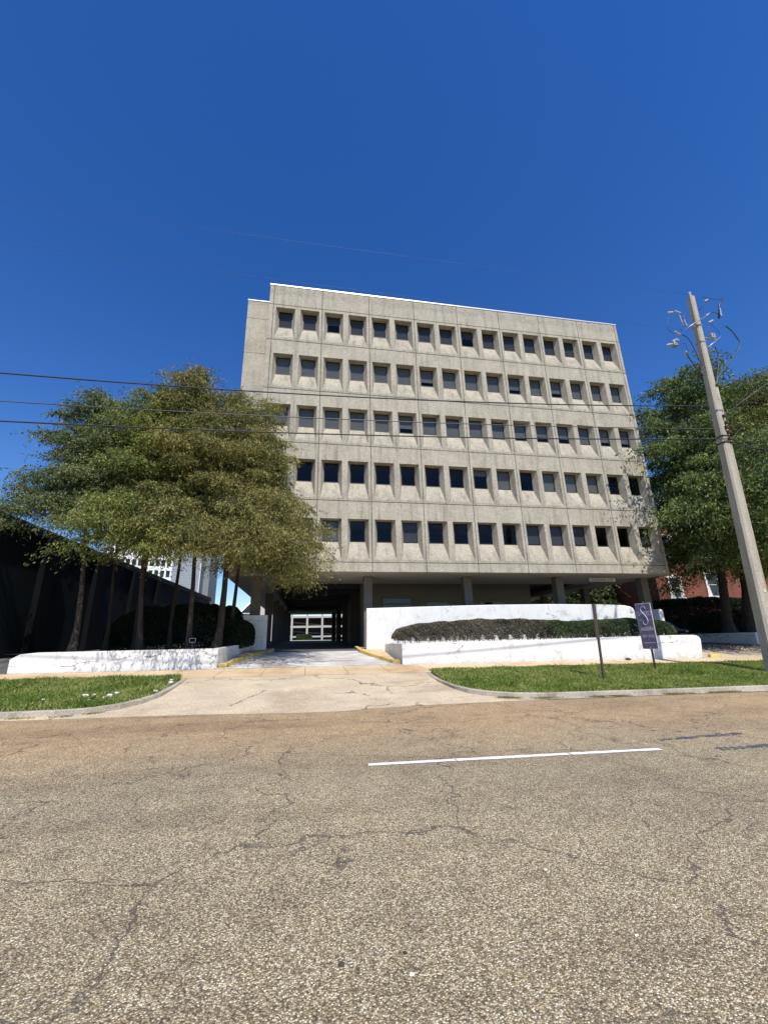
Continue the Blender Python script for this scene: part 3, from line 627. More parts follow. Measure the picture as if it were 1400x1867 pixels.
# ------------------------------------------------------------ trees
def cypress(label,x,y,zb,zt,Rr,z0,leafmat,n,seed,lean=(0,0),rt=.17,prof=None,extra=(),group='bald cypress trees in the left planter',name='cypress_tree',ll=(.08,.17),lw_=.036,squash=.60,clr=.42,azbias=None):
    rng=np.random.default_rng(seed); rr=random.Random(seed)
    T=thing(name,label,'tree',(x,y,zb),group)
    H=zt-zb
    def axis(z): t=(z-zb)/H; return Vector((x+lean[0]*t+.10*math.sin(t*5+seed),y+lean[1]*t+.08*math.cos(t*4+seed),z))
    mb=MB(); zs=[zb-.1,zb+.15,zb+.45,zb+1.0]+[zb+H*k/10 for k in range(2,11)]
    rt=rt*.72; rad=[rt*2.3,rt*1.6,rt*1.2,rt]+[rt*(1-.93*(k/10)) for k in range(2,11)]
    pts=[axis(z) if z>zb+1.2 else Vector((x+(axis(zb+1.2).x-x)*(z-zb)/1.2,y,z)) for z in zs]
    mb.tube(pts,rad,9)
    prof=prof or [(0,.80),(.12,1),(.35,.88),(.6,.66),(.85,.36),(1,.10)]
    px=[p[0] for p in prof]; py=[p[1] for p in prof]
    limbs=[]
    nl=int(26+H*2.1)
    for k in range(nl):
        t=(k+.5)/nl; z=z0+(zt-z0)*t**.92; az=k*2.39996+rr.uniform(-.4,.4)
        L=Rr*float(np.interp(t,px,py))*rr.uniform(.52,1.2)
        limbs.append((z,az,L))
    limbs+=list(extra)
    Cs=[];Ds=[];Ls=[]
    tot=sum(l[2]**1.35+.35 for l in limbs)
    for z,az,L in limbs:
        o=axis(min(z,zt-.05)); tt=(z-z0)/(zt-z0); up=.20+.55*tt; dr_=.42-.12*tt
        d=Vector((math.cos(az),math.sin(az),0)); side=Vector((-d.y,d.x,0)); wob=rr.uniform(-.25,.25)
        def P(s): return o+d*(L*s)+side*(L*wob*s*s)+Vector((0,0,L*(up*s-dr_*s*s*1.25)))
        seg=6; mb.tube([P(i/seg) for i in range(seg+1)],[max(.006,.028*(L/3)**.6*(1-.85*i/seg)+.004) for i in range(seg+1)],4,cap=False)
        cnt=n*(L**1.35+.35)/tot
        npd=max(2,int(L*2.0+1.2)); per=int(cnt/npd)+1
        for q in range(npd):
            s_=.22+.78*((q+rr.uniform(.2,.9))/npd); c=P(s_)
            lat=(1 if q%2 else -1)*rr.uniform(.05,.34)*L*(.35+.5*s_)*(1-.45*s_)
            cc=c+side*lat+Vector((0,0,rr.uniform(-.12,.06)))
            sz=rr.uniform(.55,1.35)*(.50+.05*L)*clr/.42
            # drooping pad: dense domed top, ragged fringe hanging at the rim
            rad_=np.sqrt(rng.random(per))*rng.uniform(.75,1.1,per); th=rng.uniform(0,2*np.pi,per)
            lobe=1+.28*np.sin(th*3+seed+q)+.18*np.sin(th*5+q*2)
            ex=np.cos(th)*rad_*lobe*sz*1.25; ey=np.sin(th)*rad_*lobe*sz*.8
            ez=-(rad_**2)*sz*squash*1.05+rng.normal(0,.085,per)*sz-rng.exponential(.17,per)*sz*(.15+rad_)
            dv=np.array(d); sv=np.array(side)
            base=np.array(cc)[None]+ex[:,None]*dv+ey[:,None]*sv; base[:,2]+=ez
            dd=(dv[None]*np.cos(th)[:,None]+sv[None]*np.sin(th)[:,None])*.6*rad_[:,None]+rng.normal(0,.42,(per,3)); dd[:,2]-=.25+.7*rad_
            Cs.append(base);Ds.append(dd)
            # thin feathery twigs that break up the outline of each pad
            for w_ in range(5):
                a_=rr.uniform(0,6.283); k=max(4,int(per*.05)); u=rng.random(k)
                wd_=dv*math.cos(a_)+sv*math.sin(a_); wl=rr.uniform(.35,.85)*(clr/.42)
                st_=np.array(cc)+wd_*sz*.75+np.array([0,0,-sz*squash*.4]); rise=rr.uniform(-.7,.45)
                bb=st_[None]+np.outer(u*wl,wd_)+rng.normal(0,.035,(k,3)); bb[:,2]+=u*wl*rise-.35*(u*wl)**2
                Cs.append(bb); Ds.append(wd_[None]*.7+rng.normal(0,.5,(k,3))+np.array([0,0,-.3]))
    C=np.concatenate(Cs);D=np.concatenate(Ds); m=len(C)
    V,F=leaves(C,D,rng.uniform(ll[0],ll[1],m),rng.uniform(lw_*.6,lw_*1.5,m),rng)
    recalc(mb.build('trunk',M['bark'],T,smooth=True))
    npmesh('crown',V,F,leafmat,T); return T
gs=1.38
E_=lambda *a:a
FW=lambda z,k=1:((z,-1.57,3.7*k),(z+.5,-1.15,3.9*k),(z+.7,-2.0,3.9*k),(z-.2,-.9,3.2*k),(z-.1,-2.3,3.2*k),(z+1.2,-1.5,3.6*k))
cypress('leftmost cypress behind the planter wall, blue-green crown and pale lit trunk foot',-9.1,19.6,gs,13.1,2.5,7.4,M['leaf_blue'],68200,1,(-.7,0),.16,extra=((8.1,3.3,3.2),(7.6,3.0,2.9),(7.4,3.9,3.0),(8.6,3.0,2.4))+FW(6.9,.70)[:4])
cypress('slim cypress second from the left, just behind the first trunk',-9.0,22.2,gs,13.6,2.2,7.6,M['leaf_blue'],43400,2,(-.2,0),.13,extra=((8.3,3.1,2.7),))
cypress('green cypress with a flared lit trunk foot in the middle of the planter',-6.65,19.6,gs,13.6,2.9,6.6,M['leaf_green'],74400,3,(-.7,0),.15,extra=FW(6.3,.95))
cypress('cypress with a plain dark trunk half behind the flared middle trunk',-7.85,22.6,gs,14.8,2.5,7.1,M['leaf_green'],43400,4,(0,0),.17)
cypress('thin cypress between the middle trunk and the tall bronze tree, standing further back',-6.35,22.6,gs,16.0,2.5,7.6,M['leaf_olive'],46500,5,(-.1,0),.13)
cypress('tallest bronze-tinted cypress beside the small stake sign',-4.78,19.7,gs,15.1,3.0,6.9,M['leaf_brown'],86800,6,(-1.0,.2),.15,extra=FW(6.3,1.0))
cypress('thick-trunked olive cypress reaching over the driveway, second trunk from the right',-3.82,20.4,gs,14.2,3.1,6.2,M['leaf_brown'],86800,7,(.1,0),.21,extra=((6.9,-.35,4.2),(6.3,-.1,4.3),(7.4,-.9,3.4),(5.8,.15,3.8),(8.3,-.2,3.4),(5.9,-.6,4.3),(6.4,-1.0,4.2),(6.6,-.73,5.3),(7.3,-.6,5.0),(6.9,-.85,5.2),(7.9,-.75,4.6))+FW(6.3,1.0))
cypress('rightmost cypress of the left planter, trunk leaning toward the building',-3.7,22.1,gs,14.6,2.7,5.8,M['leaf_olive'],62000,8,(1.1,-.6),.14,extra=((6.6,-.5,3.6),(6.1,-.25,3.3),(7.5,-.6,3.0),(5.9,-.9,3.6),(5.6,-.5,3.9)))
RG_='large trees beyond the right driveway'
fl=[(0,.75),(.15,1),(.5,.95),(.75,.7),(.92,.42),(1,.15)]
cypress('tall dark green tree left of the pole, reaching across the office corner',28.3,25.4,1.4,19.6,5.8,7.0,M['leaf_dense'],150000,21,(-2.0,-3.0),.42,fl,group=RG_,ll=(.13,.25),lw_=.07,squash=.6,clr=.52,
  extra=((10.5,3.9,8.4),(11.5,4.0,8.2),(9.5,3.75,7.6),(12.8,3.8,7.2),(8.6,4.0,7.8),(9.9,4.2,8.8),(8.0,4.35,8.6),(8.4,3.7,6.4),(7.6,4.1,7.2),(12.0,4.3,8.2),(7.2,4.5,8.3),(9.0,4.5,8.8),(10.6,3.86,9.3),(9.6,3.95,9.4),(9.0,4.25,9.6),(10.0,4.15,9.8),(8.2,4.1,9.0)))
cypress('green tree behind the utility pole with low branches over the brick house',30.3,25.7,1.4,16.5,5.6,6.2,M['leaf_green'],95000,22,(-.4,-2.4),.42,fl,group=RG_,ll=(.13,.25),lw_=.065,squash=.5,clr=.6,extra=((6.6,3.9,5.4),(6.9,4.3,5.8),(6.5,4.6,5.4),(7.3,4.1,6.2)))
cypress('rusty brown-tinted tree at the right edge behind the pole',38.5,28.0,1.4,23.0,7.4,7.0,M['leaf_rust'],150000,23,(0,-.8),.45,fl,group=RG_,ll=(.15,.28),lw_=.07,squash=.5,clr=.68)
BG_='broadleaf trees behind the undercroft'
cypress('round broadleaf tree seen through the undercroft by the last column',33.5,50,1.5,9.6,4.6,2.4,M['leaf_broad'],30000,31,(0,0),.2,fl,group=BG_,name='broadleaf_tree',ll=(.22,.38),lw_=.18,squash=.8,clr=.9)
cypress('smaller leafy tree framed between two right-hand columns of the undercroft',30.2,54,1.5,7.4,3.6,2.2,M['leaf_broad'],18000,32,(0,0),.2,fl,group=BG_,name='broadleaf_tree',ll=(.22,.38),lw_=.18,squash=.8,clr=.9)
cypress('leafy tree between the office corner and the brick house',38.2,52,1.5,10.0,4.4,2.4,M['leaf_broad'],26000,33,(0,0),.2,fl,group=BG_,name='broadleaf_tree',ll=(.22,.38),lw_=.18,squash=.8,clr=.9)

# ------------------------------------------------------------ hedges
def hedge(name,label,x0,x1,y0,y1,zb,ztf,mat,n,seed,r0=True,r1=True,leaf=.05,group=None,stems=True,stemgap=.16):
    rng=np.random.default_rng(seed); T=thing(name,label,'hedge',((x0+x1)/2,(y0+y1)/2,zb),group)
    u=rng.random(n); X=x0+(x1-x0)*u; cy=(y0+y1)/2; hy=(y1-y0)/2
    e=np.ones(n); rr=min(1.0,(x1-x0)/2)
    if r0: e=np.minimum(e,np.sqrt(np.clip(1-np.clip(1-(X-x0)/rr,0,1)**2,0,1)))
    if r1: e=np.minimum(e,np.sqrt(np.clip(1-np.clip(1-(x1-X)/rr,0,1)**2,0,1)))
    zt=np.array([ztf(x) for x in X]); hz=(zt-zb-stemgap)
    q=rng.random(n); a=np.where(q<.45,-1,np.where(q<.82,rng.uniform(-1,1,n),1.0)); b=np.where(q<.45,rng.uniform(0,1,n),np.where(q<.82,1.0,rng.uniform(0,1,n)))
    p_=4.5; nb=np.maximum(b*2-1,0) if False else np.maximum((b-.45)/.55,0); rr_=(np.abs(a)**p_+nb**p_)**(1/p_); k_=np.where(rr_>1,1/np.maximum(rr_,1e-6),1)
    a2=a*k_; b2=np.where(b>.45,.45+nb*k_*.55,b)
    inn=1-np.abs(rng.normal(0,.09,n))*rng.uniform(.3,2.2,n)
    lump=1+.02*np.sin(X*2.9+seed)+.03*np.sin(X*6.3+b2*6)+.03*np.sin(X*11+b2*9+a2*5)
    Y=cy+hy*a2*inn*(.30+.70*e)*lump; mid=.35; Z=zb+stemgap+hz*(mid+(b2*inn+(1-inn)*.4-mid)*(.30+.70*e)*np.where(b2>mid,lump,1))
    low=(b2<.22)&(np.sin(X*9+seed)+np.sin(X*17.3)*.8+rng.normal(0,.4,n)>.5)&stems; Z=np.where(low,Z+hz*.3,Z)
    ct=-a2; st=np.where(b2>.5,b2,.2)
    C=np.stack([X,Y,Z],1); D=np.stack([rng.normal(0,.7,n),-ct*.6+rng.normal(0,.6,n),np.abs(st)*.7+rng.normal(0,.6,n)],1)
    V,F=leaves(C,D,rng.uniform(leaf*.8,leaf*1.7,n),rng.uniform(leaf*.45,leaf*.9,n),rng)
    npmesh('foliage',V,F,mat,T)
    if stems:
        mb=MB(); k=int((x1-x0)*3.5)
        for i in range(k):
            x=x0+.25+(x1-x0-.5)*i/max(1,k-1)+rng.normal(0,.05); y=cy+rng.normal(0,.22)
            for q in range(3): mb.tube([(x,y,zb-.08),(x+rng.normal(0,.10),y+rng.normal(0,.1),zb+.3),(x+rng.normal(0,.22),y+rng.normal(0,.2),zb+.62)],[.014,.010,.006],4)
        mb.build('stems',M['bark'],T)
    return T
def rt_(x): return float(np.interp(x,[4,4.25,5,6.3,8.2,10.5,11.5,12.5,13.4,14.2,16,17.4,18.2,18.8],[1.95,2.16,2.28,2.37,2.47,2.44,2.40,2.33,2.31,2.34,2.41,2.38,2.26,2.05]))
hedge('hedge','clipped hedge with dry grey-brown leaves behind the left part of the low white wall',4.0,11.7,19.6,21.2,1.34,rt_,M['hedge_brown'],95000,41,True,False,.042)
hedge('hedge','clipped green hedge behind the right part of the low white wall, continuing the brown one',11.5,18.95,19.6,21.2,1.34,rt_,M['hedge_green'],85000,42,False,True,.045)
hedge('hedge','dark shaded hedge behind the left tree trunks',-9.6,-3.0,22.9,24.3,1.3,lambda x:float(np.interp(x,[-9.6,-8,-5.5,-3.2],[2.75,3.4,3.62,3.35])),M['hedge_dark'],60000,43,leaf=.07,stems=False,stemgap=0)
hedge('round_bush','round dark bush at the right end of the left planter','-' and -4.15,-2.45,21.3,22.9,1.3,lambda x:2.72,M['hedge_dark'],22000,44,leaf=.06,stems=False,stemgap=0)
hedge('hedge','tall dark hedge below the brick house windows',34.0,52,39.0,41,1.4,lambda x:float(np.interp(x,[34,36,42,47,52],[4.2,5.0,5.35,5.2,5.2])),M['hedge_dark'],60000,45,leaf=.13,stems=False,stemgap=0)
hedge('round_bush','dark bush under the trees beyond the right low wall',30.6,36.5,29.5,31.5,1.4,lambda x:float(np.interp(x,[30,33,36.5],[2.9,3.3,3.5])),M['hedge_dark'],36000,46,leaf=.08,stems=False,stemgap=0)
# loose mulch and fallen leaves on the right driveway
rng=np.random.default_rng(77); n=1500
X=rng.uniform(21.0,27.3,n); Y=21.3+(X-21.5)*.2+rng.normal(0,.7,n); Z=np.interp(Y,KY,KZ)-.0085*X+.02
V,F=leaves(np.stack([X,Y,Z],1),rng.normal(0,1,(n,3))*np.array([1,1,.15]),.07,.035,rng); o=npmesh('fallen_leaves',V,F,M['rust']); o['kind']='stuff'; o['label']='brown fallen leaves on the right driveway'

# ------------------------------------------------------------ utility pole
U=thing('utility_pole','leaning square concrete utility pole with metal hardware on top','pole',(16.19,13.3,-.05))
def pc(z): t=(z+.1)/16.75; return Vector((16.23+.99*t,13.3,z)),.225-.10*t
mb=MB(); rows=[]; zz=[-.4,2,4,6,8,10,12,14,16.62]
for z in zz:
    c_,h=pc(z); ch=h*.32
    rows.append([(c_.x-h+ch,c_.y-h,z),(c_.x+h-ch,c_.y-h,z),(c_.x+h,c_.y-h+ch,z),(c_.x+h,c_.y+h-ch,z),(c_.x+h-ch,c_.y+h,z),(c_.x-h+ch,c_.y+h,z),(c_.x-h,c_.y+h-ch,z),(c_.x-h,c_.y-h+ch,z)])
vs=[v for r in rows for v in r]; fs=[(i*8+k,i*8+(k+1)%8,(i+1)*8+(k+1)%8,(i+1)*8+k) for i in range(len(zz)-1) for k in range(8)]+[tuple(range(7,-1,-1)),tuple((len(zz)-1)*8+k for k in range(8))]
mb.add(vs,fs); mb.build('shaft',M['pole'],U)
def Pp(x,z,y=13.2): return Vector((x,y,z))
def insulator(p,d,L=.34,r=.055,n=4):
    d=Vector(d).normalized(); mb=MB(); pts=[];rd=[]
    for k in range(n*2+1):
        pts.append(p+d*(L*k/(n*2))); rd.append(r if k%2 else r*.45)
    mb.tube(pts,rd,10); return mb.build('insulator',M['porcelain'],U,smooth=True)
def rod(name,pts,r,mat): mb=MB(); mb.tube(pts,r,6); return mb.build(name,mat,U,smooth=len(pts)>2)
insulator(Pp(17.22,16.62,13.3),(0,0,1),.3,.075,3)
rod('bracket_arm',[Pp(16.0,14.38,13.0),Pp(16.74,14.9,13.02),Pp(17.5,15.39,13.0)],.02,M['metal'])
rod('bracket_arm',[Pp(16.38,14.92),Pp(16.85,14.86)],.025,M['metal'])
rod('bracket_arm',[Pp(17.04,14.30),Pp(17.9,14.26)],.035,M['metal'])
rod('bracket_arm',[Pp(17.15,13.81),Pp(17.42,13.78)],.035,M['metal'])
rod('bracket_arm',[Pp(17.15,13.70),Pp(17.63,14.06),Pp(18.11,14.43)],.022,M['metal'])
rod('bracket_arm',[Pp(17.21,15.68),Pp(17.96,16.43),Pp(18.14,16.5)],.014,M['cable'])
for p,d,L in ((Pp(15.95,14.28),(-.4,0,.25),.30),(Pp(15.72,14.02),(-.5,0,-.3),.30),(Pp(15.66,13.8),(-.6,0,-.2),.30),(Pp(15.36,13.72),(-.6,0,-.2),.26),(Pp(15.9,15.5),(-.9,0,-.2),.30),(Pp(16.3,15.5),(-.7,0,.2),.30),(Pp(17.82,16.38),(.6,0,.35),.26),(Pp(17.68,15.16),(.6,0,.35),.34),(Pp(17.68,15.56),(.6,0,.35),.30),(Pp(17.62,14.30),(0,0,1),.26),(Pp(18.5,15.6),(.1,0,1),.5),(Pp(15.55,13.95),(.3,0,-1),.28)):
    insulator(p,d,L)
# fused cutouts
for x,z in ((16.25,14.85),(16.43,14.8)): rod('cutout',[Pp(x,z),Pp(x-.06,z+.52)],.032,M['metal'])
rod('cutout',[Pp(18.34,15.5),Pp(18.6,16.3),Pp(18.9,16.7)],.04,M['bluecable'])
rod('cutout',[Pp(16.05,13.1),Pp(16.0,13.42)],.06,M['metal'])
mb=MB(); mb.box(15.42,15.62,13.1,13.3,13.62,13.8); mb.box(15.6,15.74,13.1,13.3,13.86,13.98); mb.build('switch_body',M['metal'],U,.02)
mb=MB(); mb.box(17.54,17.74,13.1,13.3,14.28,14.52); mb.build('warning_plate',M['porcelain'],U,.02)
mb=MB(); mb.box(17.615,17.655,13.085,13.098,14.33,14.48); mb.build('warning_mark',simple('red_mark',(.5,.04,.03),.6),U)
def smooth_path(P,k=5):
    P=[Vector(p) for p in P]; out=[]
    for i in range(len(P)-1):
        a=P[max(i-1,0)];b=P[i];c=P[i+1];d=P[min(i+2,len(P)-1)]
        for s in range(k):
            t=s/k; out.append(.5*((2*b)+(c-a)*t+(2*a-5*b+4*c-d)*t*t+(3*b-a-3*c+d)*t**3))
    out.append(P[-1]); return out
loops=[([(18.45,15.05),(18.75,14.76),(18.9,14.43),(18.98,14.18),(18.78,13.75),(18.18,13.12),(17.31,12.27),(17.05,11.75)],.026),
 ([(17.55,13.85),(17.58,13.46),(17.52,13.08),(17.35,12.61),(17.2,12.2),(17.0,11.75)],.024),
 ([(15.99,13.34),(15.99,13.1),(16.13,12.75),(16.31,12.44),(16.5,12.18)],.026),
 ([(15.96,14.25),(16.17,14.13),(16.32,13.9),(16.43,13.42),(16.50,13.03),(16.56,12.7)],.020),
 ([(15.54,15.1),(15.40,14.85),(15.3,14.49),(15.41,14.32),(15.62,14.22)],.011),
 ([(17.35,16.35),(17.6,16.52),(17.87,16.56),(18.3,16.5),(18.6,16.56),(18.92,16.7)],.010),
 ([(17.75,15.6),(17.98,15.71),(18.3,15.66),(18.4,15.5)],.014),
 ([(17.2,14.45),(17.45,14.7),(17.6,14.95),(17.62,15.15)],.011),([(17.65,15.1),(17.9,14.75),(18.0,14.5)],.009),
 ([(16.4,15.4),(16.25,15.0),(16.05,14.75),(16.0,14.45)],.014),([(15.6,13.6),(15.85,13.75),(16.02,13.75),(16.03,13.4)],.010)]
for P,r in loops: rod('jumper_cable',smooth_path([Pp(x,z,13.12) for x,z in P]),r,M['bluecable'])
# straps, steps, attachment hardware, conduit
for z in (14.05,14.95,10.55,9.35,9.05):
    c_,h=pc(z); mb=MB(); mb.box(c_.x-h-.015,c_.x+h+.015,c_.y-h-.015,c_.y+h+.015,z-.03,z+.03); mb.build('strap',M['metal'] if z>10 else M['cable'],U,.004)
for k in range(7):
    z=14.9+.22*k; c_,h=pc(z); rod('step_bolt',[Vector((c_.x-h+.01,c_.y-h*.5,z)),Vector((c_.x-h-.10,c_.y-h*.6,z+.02))],.02,M['metal'])
path=[]
for z in np.linspace(.1,11.7,14): c_,h=pc(z); path.append((c_.x+h+.045,c_.y-h*.55,z))
rod('conduit',path,.05,M['pole'])
for z,dx in ((10.25,.0),(9.95,.03),(9.72,-.02),(9.5,.03),(9.2,0)):
    c_,h=pc(z); mb=MB(); mb.box(c_.x+h*.2+dx,c_.x+h*1.05+dx,c_.y-h-.10,c_.y-h,z-.06,z+.06); mb.build('cable_clamp',M['rust'],U,.01)
for z in (11.1,3.0,2.45):
    c_,h=pc(z); mb=MB(); mb.box(c_.x+.02,c_.x+.13,c_.y-h-.012,c_.y-h-.001,z-.04,z+.05); mb.build('tag_plate',simple('tag_yellow',(.72,.66,.42),.6) if z<5 else M['porcelain'],U)
# ------------------------------------------------------------ cables
def cable(label,pts,r,mat,name='power_cable',group='overhead cables along the road'):
    mb=MB(); mb.tube(pts,r,6,cap=True); return tag(mb.build(name,mat,smooth=True),label,'cable',group)
def qfit(xs,zs,x0,x1,y=13.3,n=50,jit=0):
    c=np.polyfit(xs,zs,2); return [(x,y+(rnd.uniform(-jit,jit)),float(np.polyval(c,x))) for x in np.linspace(x0,x1,n)]
cable('uppermost of the three overhead cables that cross the office front',qfit([-9.67,-2.79,4.59,14.07,16.35],[9.8,9.84,10.03,10.61,10.80],-42,16.4),.024,M['cable'])
cable('middle of the three overhead cables that cross the office front',qfit([-9.43,-2.71,4.95,13.78,16.44],[8.7,8.78,9.01,9.43,9.62],-42,16.5,13.08),.016,M['wire'])
cable('lowest of the three overhead cables that cross the office front',qfit([-9.29,-2.66,4.91,13.66,16.85],[8.03,8.18,8.45,8.94,9.19],-42,16.85,13.08),.023,M['cable'])
cable('faint thin line in the sky just above the office roof',qfit([-3.97,1.1,7.24,17],[14.79,14.75,14.68,14.7],-42,17.2,13.3),.0035,M['wire'])
cable('faint thin topmost line high in the sky',qfit([-2.74,2.9,10.28,17.2],[16.74,16.79,16.74,16.8],-42,17.22,13.3),.0035,M['wire'])
cable('slack black cable leaving the pole toward the right',smooth_path([(16.9,13.05,9.15),(17.9,13.3,9.05),(19,13.3,8.92),(30,13.3,8.6),(60,13.3,9.5)],8),.028,M['cable'])
cable('curved black cable above the slack one right of the pole',smooth_path([(16.95,13.05,9.25),(17.3,13.3,9.35),(17.9,13.3,9.85),(18.6,13.3,10.0),(30,13.3,9.3),(60,13.3,9.9)],8),.016,M['cable'])
cable('straight grey guy wire rising to the right from the pole',[(16.95,13.08,10.3),(15.14,10.0,9.63+.0),(9.26,0,7.45)] if False else [(16.95,13.1,10.3),(20.2,13.35,12.35),(40,15,24.8)],.016,M['wire'],'guy_wire')

# ------------------------------------------------------------ signs
S=thing('estate_sign','purple upright board reading SPEED available on a dark post in the grass','sign',(12.54,14.6,gz(12.54,14.6)))
rotz=R(-74)
Rz=Matrix.Translation((12.60,14.6,-.01))@Matrix.Rotation(rotz,4,'Z')
def place(o):
    o.data.transform(Rz); return o
M['purple']=simple('purple_sign_face',(.17,.14,.23),.35,0,.15,1.5,0)
M['sign_white']=simple('sign_white_edge',(.70,.69,.72),.5,0,.05,3,0)
M['lilac']=simple('lilac_lettering',(.62,.59,.74),.5,0,.05,3,0)
mb=MB(); mb.box(-.30,.30,-.012,.012,1.06,2.72); place(mb.build('sign_board',M['sign_white'],S,.003))
mb=MB(); mb.box(-.283,.283,-.017,-.0125,1.077,2.703); place(mb.build('sign_face',M['purple'],S))
def stext(body,size,x,z,mat,fs=(1,1),al='CENTER'):
    o=text(body,size,Vector((0,0,0)),Matrix(),mat,None,'lettering',fs,al,.001)
    o.matrix_world=Matrix(); o.data.transform(Rz@Matrix.Translation((x,-.0185,z))@UP)
    o.parent=S; o.matrix_parent_inverse=Matrix.Translation(S.location).inverted(); return o
stext('S',.21,-.20,2.28,M['lilac']); stext('P',.21,-.09,2.28,M['lilac']); stext('E',.21,.03,2.28,M['lilac']);stext('E',.21,.13,2.28,M['lilac']);stext('D',.21,.225,2.28,M['lilac'])
sp=[(.10,2.50),(.06,2.58),(-.02,2.59),(-.09,2.54),(-.10,2.46),(-.05,2.37),(.03,2.27),(.09,2.15),(.10,2.04),(.05,1.95),(-.03,1.93),(-.08,1.99),(-.08,2.06)]
pts=smooth_path([(x,-.020,z) for x,z in sp],5); mb=MB(); mb.tube(pts,[.006+.007*math.sin(math.pi*i/len(pts)) for i in range(len(pts))],6); place(mb.build('script_initial',M['lilac'],S,smooth=True))
mb=MB()
for k in range(8): mb.box(-.05+.042*k,-.05+.042*k+.02,-.0185,-.0175,2.235,2.252)
mb.box(-.24,-.10,-.0185,-.0175,2.10,2.112); mb.box(.13,.25,-.0185,-.0175,2.10,2.112); mb.box(-.20,.23,-.0185,-.0175,1.27,1.292)
place(mb.build('fine_print',M['lilac'],S))
stext('available',.17,.01,1.72,M['sign_white'],(.86,1.35)); stext('387 8282',.14,.03,1.47,M['lilac'])
mb=MB(); mb.tube([(0,-.03,2.66),(0,-.018,2.66)],.014,8); mb.tube([(0,-.03,1.11),(0,-.018,1.11)],.014,8); place(mb.build('bolt',M['sign_white'],S))
mb=MB(); mb.box(-.028,.028,.014,.06,gz(12.5,14.6)-.2,2.80); place(mb.build('post',M['steel_dark'],S))
Q=thing('street_sign','bare dark sign post with its plate seen edge-on, standing in the right verge','sign',(9.45,13.2,gz(9.45,13.2)))
mb=MB(); zb=gz(9.45,13.2)-.2
mb.add([(9.42,13.17,zb),(9.48,13.17,zb),(9.48,13.23,zb),(9.42,13.23,zb),(9.51,13.17,2.60),(9.57,13.17,2.60),(9.57,13.23,2.60),(9.51,13.23,2.60)],[(0,3,2,1),(4,5,6,7),(0,1,5,4),(1,2,6,5),(2,3,7,6),(3,0,4,7)])
mb.build('post',M['steel_dark'],Q)
vd=Vector((9.5,13.2,0)).normalized(); sd_=Vector((-vd.y,vd.x,0)); cpt=Vector((9.50,13.2,0))+sd_*.035
def plate(z0,z1,hl,ht):
    m_=MB(); vs=[]
    for z in (z0,z1):
        sh=.03*(z-1.45)
        for a,b in ((-hl,-ht),(hl,-ht),(hl,ht),(-hl,ht)): p=cpt+vd*a+sd_*b; vs.append((p.x+sh,p.y,z))
    m_.add(vs,[(0,3,2,1),(4,5,6,7),(0,1,5,4),(1,2,6,5),(2,3,7,6),(3,0,4,7)]); return m_
plate(1.46,2.58,.16,.028).build('plate',M['steel_dark'],Q)
K=thing('stake_sign','tiny dark placard on a wire stake beside a left tree trunk','sign',(-4.55,19.25,1.35))
mb=MB(); mb.box(-4.68,-4.44,19.24,19.25,1.66,1.83); mb.build('placard',M['sign_white'],K)
mb=MB(); mb.box(-4.665,-4.455,19.232,19.239,1.675,1.815); mb.build('placard_face',M['navy2'],K)
mb=MB(); mb.tube([(-4.53,19.245,1.3),(-4.56,19.245,1.66)],.006,5); mb.build('stake',M['metal'],K)

# ------------------------------------------------------------ litter, stones
def pebble(name,label,cat,p,s,mat,group=None,seed=0,parent=None):
    rr=random.Random(seed); bm=bmesh.new(); bmesh.ops.create_icosphere(bm,subdivisions=2,radius=1)
    for v in bm.verts:
        k=1+rr.uniform(-.28,.28); v.co=Vector((v.co.x*s[0]*k,v.co.y*s[1]*k,v.co.z*s[2]*k))+Vector(p)
    me=bpy.data.meshes.new(name); bm.to_mesh(me); bm.free(); me.materials.append(mat); o=bpy.data.objects.new(name,me); COL.objects.link(o); return tag(o,label,cat,group)
for k,(x,y,s) in enumerate(((-5.55,13.0,.10),(-5.38,13.1,.06),(-4.95,12.95,.09),(-4.9,13.25,.07),(-4.97,12.7,.06),(-3.98,13.35,.07),(-3.95,14.6,.08),(-4.05,15.0,.06),(-6.35,12.7,.05),(-5.2,12.45,.06))):
    pebble('crumpled_litter','small white crumpled scrap lying in the left grass verge','litter',(x,y,gz(x,y)+.13),(s*.8,s*.6,s*.45),M['sign_white'],'white scraps in the left verge',k)
pebble('drain_stub','small dark lump at the foot of the low white wall, left of the purple sign','debris',(14.43,18.2,gz(14.4,18.2)+.05),(.14,.07,.06),M['rust'],None,60)
M['stone_white']=simple('pale_pebble',(.75,.70,.60),.7); M['stone_dark']=simple('dark_pebble',(.05,.04,.03),.8)
for k,(x,y,s,c) in enumerate(((1.66,3.26,.012,1),(1.77,2.54,.011,1),(.54,2.50,.014,1),(.22,2.63,.016,0),(.54,2.65,.012,0),(.36,3.35,.007,0))):
    pebble('pebble',['dark chip lying on the near road surface','pale pebble lying on the near road surface'][c],'pebble',(x,y,gz(x,y)+s*.3),(s,s*.8,s*.5),M['stone_white'] if c else M['stone_dark'],['dark chips on the road','pale pebbles on the road'][c],90+k)
M['straw']=simple('dry_straw',(.55,.48,.25),.8)
for (x,y,a,L) in ((1.14,2.26,-.5,.07),(-.06,2.37,-.9,.05),(-.65,3.62,.1,.07),(-1.89,6.72,.1,.12),(-1.5,3.41,.2,.07)):
    z=gz(x,y)+.006; mb=MB(); mb.tube([(x-math.cos(a)*L/2,y-math.sin(a)*L/2,z),(x,y+.004,z+.004),(x+math.cos(a)*L/2,y+math.sin(a)*L/2,z)],[.0015,.002,.001],5)
    tag(mb.build('twig',M['straw']),'thin dry stalk lying on the bare road','twig','dry stalks on the road')

